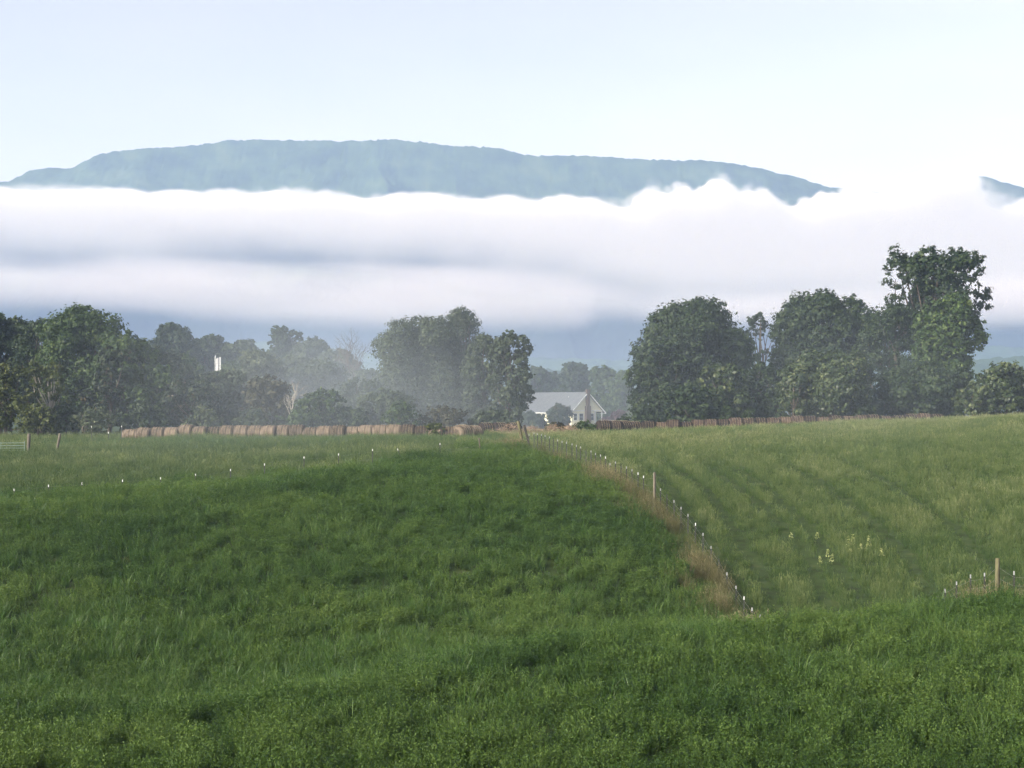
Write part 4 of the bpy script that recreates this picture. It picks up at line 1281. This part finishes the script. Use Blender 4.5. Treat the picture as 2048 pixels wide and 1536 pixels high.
print("lush", len(x))

# right-hand field: thin regrowth with seed heads, wheel tracks along the fence
parts = [field_points(*a)[:2] for a in ((52, 75, 15, 641), (75, 100, 11, 642), (100, 152, 7.5, 643))]
x, y = cat3(parts); rg = np.random.default_rng(650)
near, right, farleft, alf = classify(x, y)
far_all = (~near) & ((x > fence_x(y)) | (y > 122))
keep = far_all & (right | (y > 122)) & ~farleft | (right)
x, y = x[keep], y[keep]
off = x - fence_x(y)
tr = np.zeros(len(x))
TRACKS = [[(1270, 112), (1350, 96), (1400, 85), (1442, 76), (1492, 66)], [(1335, 112), (1405, 98), (1455, 87), (1505, 77), (1566, 65)],
          [(1400, 112), (1480, 98), (1560, 87), (1618, 77), (1690, 65)], [(1440, 112), (1530, 98), (1612, 87), (1670, 77), (1745, 66)],
          [(1560, 112), (1660, 98), (1745, 87), (1810, 77), (1880, 67)], [(1680, 112), (1800, 98), (1890, 87), (1960, 77), (2040, 67)]]
for tk in TRACKS:
    dd = np.array([q[1] for q in tk][::-1], float); xx = np.array([(q[0] - 1024) / F * q[1] for q in tk][::-1])
    cx = np.interp(y, dd, xx) + (fbm(y / 7, np.full(len(y), tk[0][0] * 0.37), 47, 2) - 0.5) * 0.8
    tr = np.maximum(tr, np.exp(-((x - cx) / 0.52) ** 4) * np.clip((118 - y) / 16, 0, 1))
wide = fbm(x / 8, y / 8, 53, 3); fine = fbm(x / 2.0, y / 2.0, 59, 3)
keep = rg.uniform(0, 1, len(x)) > tr * 0.95
x, y, tr, wide, fine = x[keep], y[keep], tr[keep], wide[keep], fine[keep]
far = np.clip((y - 80) / 60, 0, 1)
tint = 0.05 + 0.34 * far + 0.55 * wide + 0.45 * (fine - 0.5) - 0.55 * tr + rg.normal(0, 0.10, len(x))
s = rg.uniform(0.9, 1.25, len(x)) * (1 + 0.35 * far)
emit("meadow_grass", "thin olive hay regrowth with seed heads on the right field", mead_pal, x, y, rg, s, (0.7 + 0.7 * fine) * (1 - 0.6 * tr) / (1 + 0.3 * far), tint)
print("meadow", len(x))

# far left field
parts = [field_points(*a)[:2] for a in ((84, 148, 7.5, 661),)]
x, y = cat3(parts); rg = np.random.default_rng(670)
near, right, farleft, alf = classify(x, y)
x, y = x[farleft], y[farleft]
wide = fbm(x / 9, y / 5, 63, 3); fine = fbm(x / 2.0, y / 2.0, 67, 2)
s = rg.uniform(0.9, 1.3, len(x)) * 1.25
emit("pasture_grass", "mixed yellow green pasture grass on the far left field", mead_pal, x, y, rg, s, 0.7 + 0.9 * fine * wide, -0.13 + 0.85 * wide + 0.3 * (fine - 0.5) + rg.normal(0, 0.1, len(x)))
print("pasture", len(x))

# dry tan grass along the fence and at the right-hand posts
rg = np.random.default_rng(680)
n = 3700
y = rg.uniform(57.5, 124, n); x = fence_x(y) - np.abs(rg.normal(0.4, 0.95, n)) + 0.05
pn = fbm(x / 1.6, y / 3.5, 71, 3)
keep = rg.uniform(0, 1, n) < np.clip((pn - 0.42) * 6, 0.02, 1)
x, y, pn = x[keep], y[keep], pn[keep]
x2 = rg.uniform(17.9, 24.5, 260); y2 = 57.4 + (x2 - 20) * -0.25 + rg.normal(0, 0.45, 260); k2 = x2 > 18.4
x2, y2 = x2[k2], y2[k2]
x = np.concatenate([x, x2]); y = np.concatenate([y, y2]); pn = np.concatenate([pn, np.full(len(x2), 0.62)])
emit("dry_grass", "tan dry grass standing along the dividing fence", dry_pal, x, y, rg, rg.uniform(0.8, 1.25, len(x)), rg.uniform(0.6, 1.05, len(x)), -0.12 + 0.15 * np.clip((76 - y) / 14, 0, 1) + 0.95 * pn + rg.normal(0, 0.2, len(x)), 0.2)
n = 3800
y = rg.uniform(57.5, 126, n); x = fence_x(y) - np.abs(rg.normal(0.3, 0.9, n)) + 0.25
emit("fence_weeds", "green weeds growing up through the fence line", mead_pal, x, y, rg, rg.uniform(0.6, 0.9, n), rg.uniform(0.6, 1.0, n), rg.uniform(0.1, 0.8, n), 0.2)
n = 3600
x = rg.uniform(-62, 62, n); y = 133.0 + rg.normal(0, 2.2, n) + np.where(x > 5, 12 + 0.10 * np.minimum(x, 30), 0)
emit("verge_grass", "rank green grass along the foot of the bales", lush_pal, x, y, rg, rg.uniform(0.8, 1.3, n), rg.uniform(0.5, 0.8, n), rg.uniform(0.2, 0.75, n), 0.15)

# ------------------------------------------------------------------ single plants that stand out
YEL = mat_leaf("weed_bright", [(0.0, (0.14, 0.18, 0.05)), (0.6, (0.28, 0.31, 0.11)), (1.0, (0.45, 0.46, 0.22))], 0.3, 0.45, 0.4)
WEEDS = [(1640, 1112, 40), (1656, 1098, 42), (1664, 1108, 40), (1697, 1072, 50), (1706, 1068, 52), (1701, 1098, 36), (1721, 1092, 34), (1738, 1072, 52), (1732, 1094, 34), (1763, 1097, 46), (1634, 1078, 20), (1582, 1076, 22)]
WL = ["lowest left pale weed of the bright cluster in the right field", "pale weed second from left in the bright cluster in the right field", "pale weed beside a twin, lower left of the bright cluster", "tall pale weed left of the top pair in the bright cluster",
      "tallest pale weed at the top of the bright cluster", "short pale weed under the tallest one in the bright cluster", "thin pale weed in the middle gap of the bright cluster", "tall pale weed topping the right half of the bright cluster",
      "short pale weed just left below the right top weed", "pale weed standing last at the right end of the bright cluster", "small pale weed at the upper left of the bright cluster", "lone small pale weed well left of the bright cluster"]
for i, ((px, tp, hpx), lab) in enumerate(zip(WEEDS, WL)):
    rg = np.random.default_rng(700 + i)
    d = float(np.interp(tp + hpx, [1090, 1155], [84, 76])); b = G(px, d)
    h = max(0.45, P(px, tp, d).z - b.z); h = min(h, 1.4)
    root = empty("tall_weed", b); tag(root, lab, "weed", "pale leaved weeds in the right field")
    mb = MB(); mb.tube([(0, 0, -0.05), (rg.normal(0, .02), 0, h * 0.5), (rg.normal(0, .05), 0, h)], [0.012, 0.009, 0.004], 5); mb.build("stem", YEL, root)
    C, Nn = [], []
    for j in range(int(16 + 26 * h)):
        t = rg.uniform(0.30, 1.0); q = rg.uniform(0, 6.28); r = 0.13 * (1.25 - t)
        C.append((math.cos(q) * r, math.sin(q) * r, h * t)); Nn.append((math.cos(q) * 0.5, math.sin(q) * 0.5, 0.8))
    v, f = leaf_quads(np.array(C), np.array(Nn), 0.075, rg, 0.4)
    obj("leaves", mesh_np("leaves", v, f, (YEL,), {"tint": np.repeat(rg.uniform(0, 1, len(C)), 4)}), root)


def reed_clump(px, d, h, n, lab, seed, mat=LUSH, w=0.035, rad=0.3):
    o = obj("grass_clump", grass_tuft(seed, n, rad, h * 0.55, h, w, 0.75, mat, nseg=5)); b = G(px, d); o.location = b
    tag(o, lab, "grass clump")


reed_clump(1838, 55.6, 1.45, 30, "arching broad bladed grass clump just left of the right fence run", 801)
reed_clump(1875, 56.0, 1.1, 70, "lush wide grass clump at the first post of the right fence run", 802, rad=0.7)
reed_clump(1905, 56.4, 1.0, 60, "lush grass clump between first two posts of the right fence run", 803, rad=0.6)
reed_clump(1662, 44.5, 0.75, 22, "small upright grass clump alone on the near rise", 804, w=0.022)
reed_clump(1672, 38.5, 0.75, 18, "nearest small grass clump below the other on the near rise", 805, w=0.022)
reed_clump(1655, 40.5, 0.6, 12, "thin bent grass clump between the two on the near rise", 806, w=0.018)
reed_clump(1108, 104, 1.5, 14, "bright green weed clump left of the fence top", 807, w=0.05, rad=0.25)

# dead brush heaped between the bale rows
TWIG = mat_surface("dead_twigs", [(0.3, (0.14, 0.10, 0.07)), (0.7, (0.33, 0.24, 0.17))], 3, 0.95, 0, spec=0.1)
for i, (px, d, w, h, lab) in enumerate(((1015, 143, 2.2, 1.15, "heap of dead pinkish brush behind the mossy post"), (1062, 144, 1.8, 1.0, "low heap of dead brush right of the mossy post"), (1105, 145, 2.0, 1.0, "heap of dead brush below the house wall"), (1140, 146, 1.4, 1.0, "small heap of dead twigs left of the green bush"))):
    rg = np.random.default_rng(820 + i); mb = MB()
    for j in range(150):
        c = Vector((rg.normal(0, w * 0.42), rg.normal(0, 0.5), 0)); hh = h * max(0.15, 1 - (c.x / w) ** 2) * rg.uniform(0.1, 1)
        a_ = c + Vector((0, 0, hh)); dr = Vector((rg.normal(0, 1), rg.normal(0, 0.6), rg.normal(0.1, 0.45))).normalized() * rg.uniform(0.4, 1.0)
        p0, p1 = a_ - dr * 0.5, a_ + dr * 0.5
        p0.z = max(p0.z, -0.02); p1.z = max(p1.z, 0.02)
        mb.tube([p0, (p0 + p1) / 2 + Vector((0, 0, rg.normal(0, .05))), p1], [0.018, 0.014, 0.006], 4, False)
    o = mb.build("brush_heap", TWIG); o.location = G(px, d); tag(o, lab, "brush heap")

print("leaves", N_LEAVES)
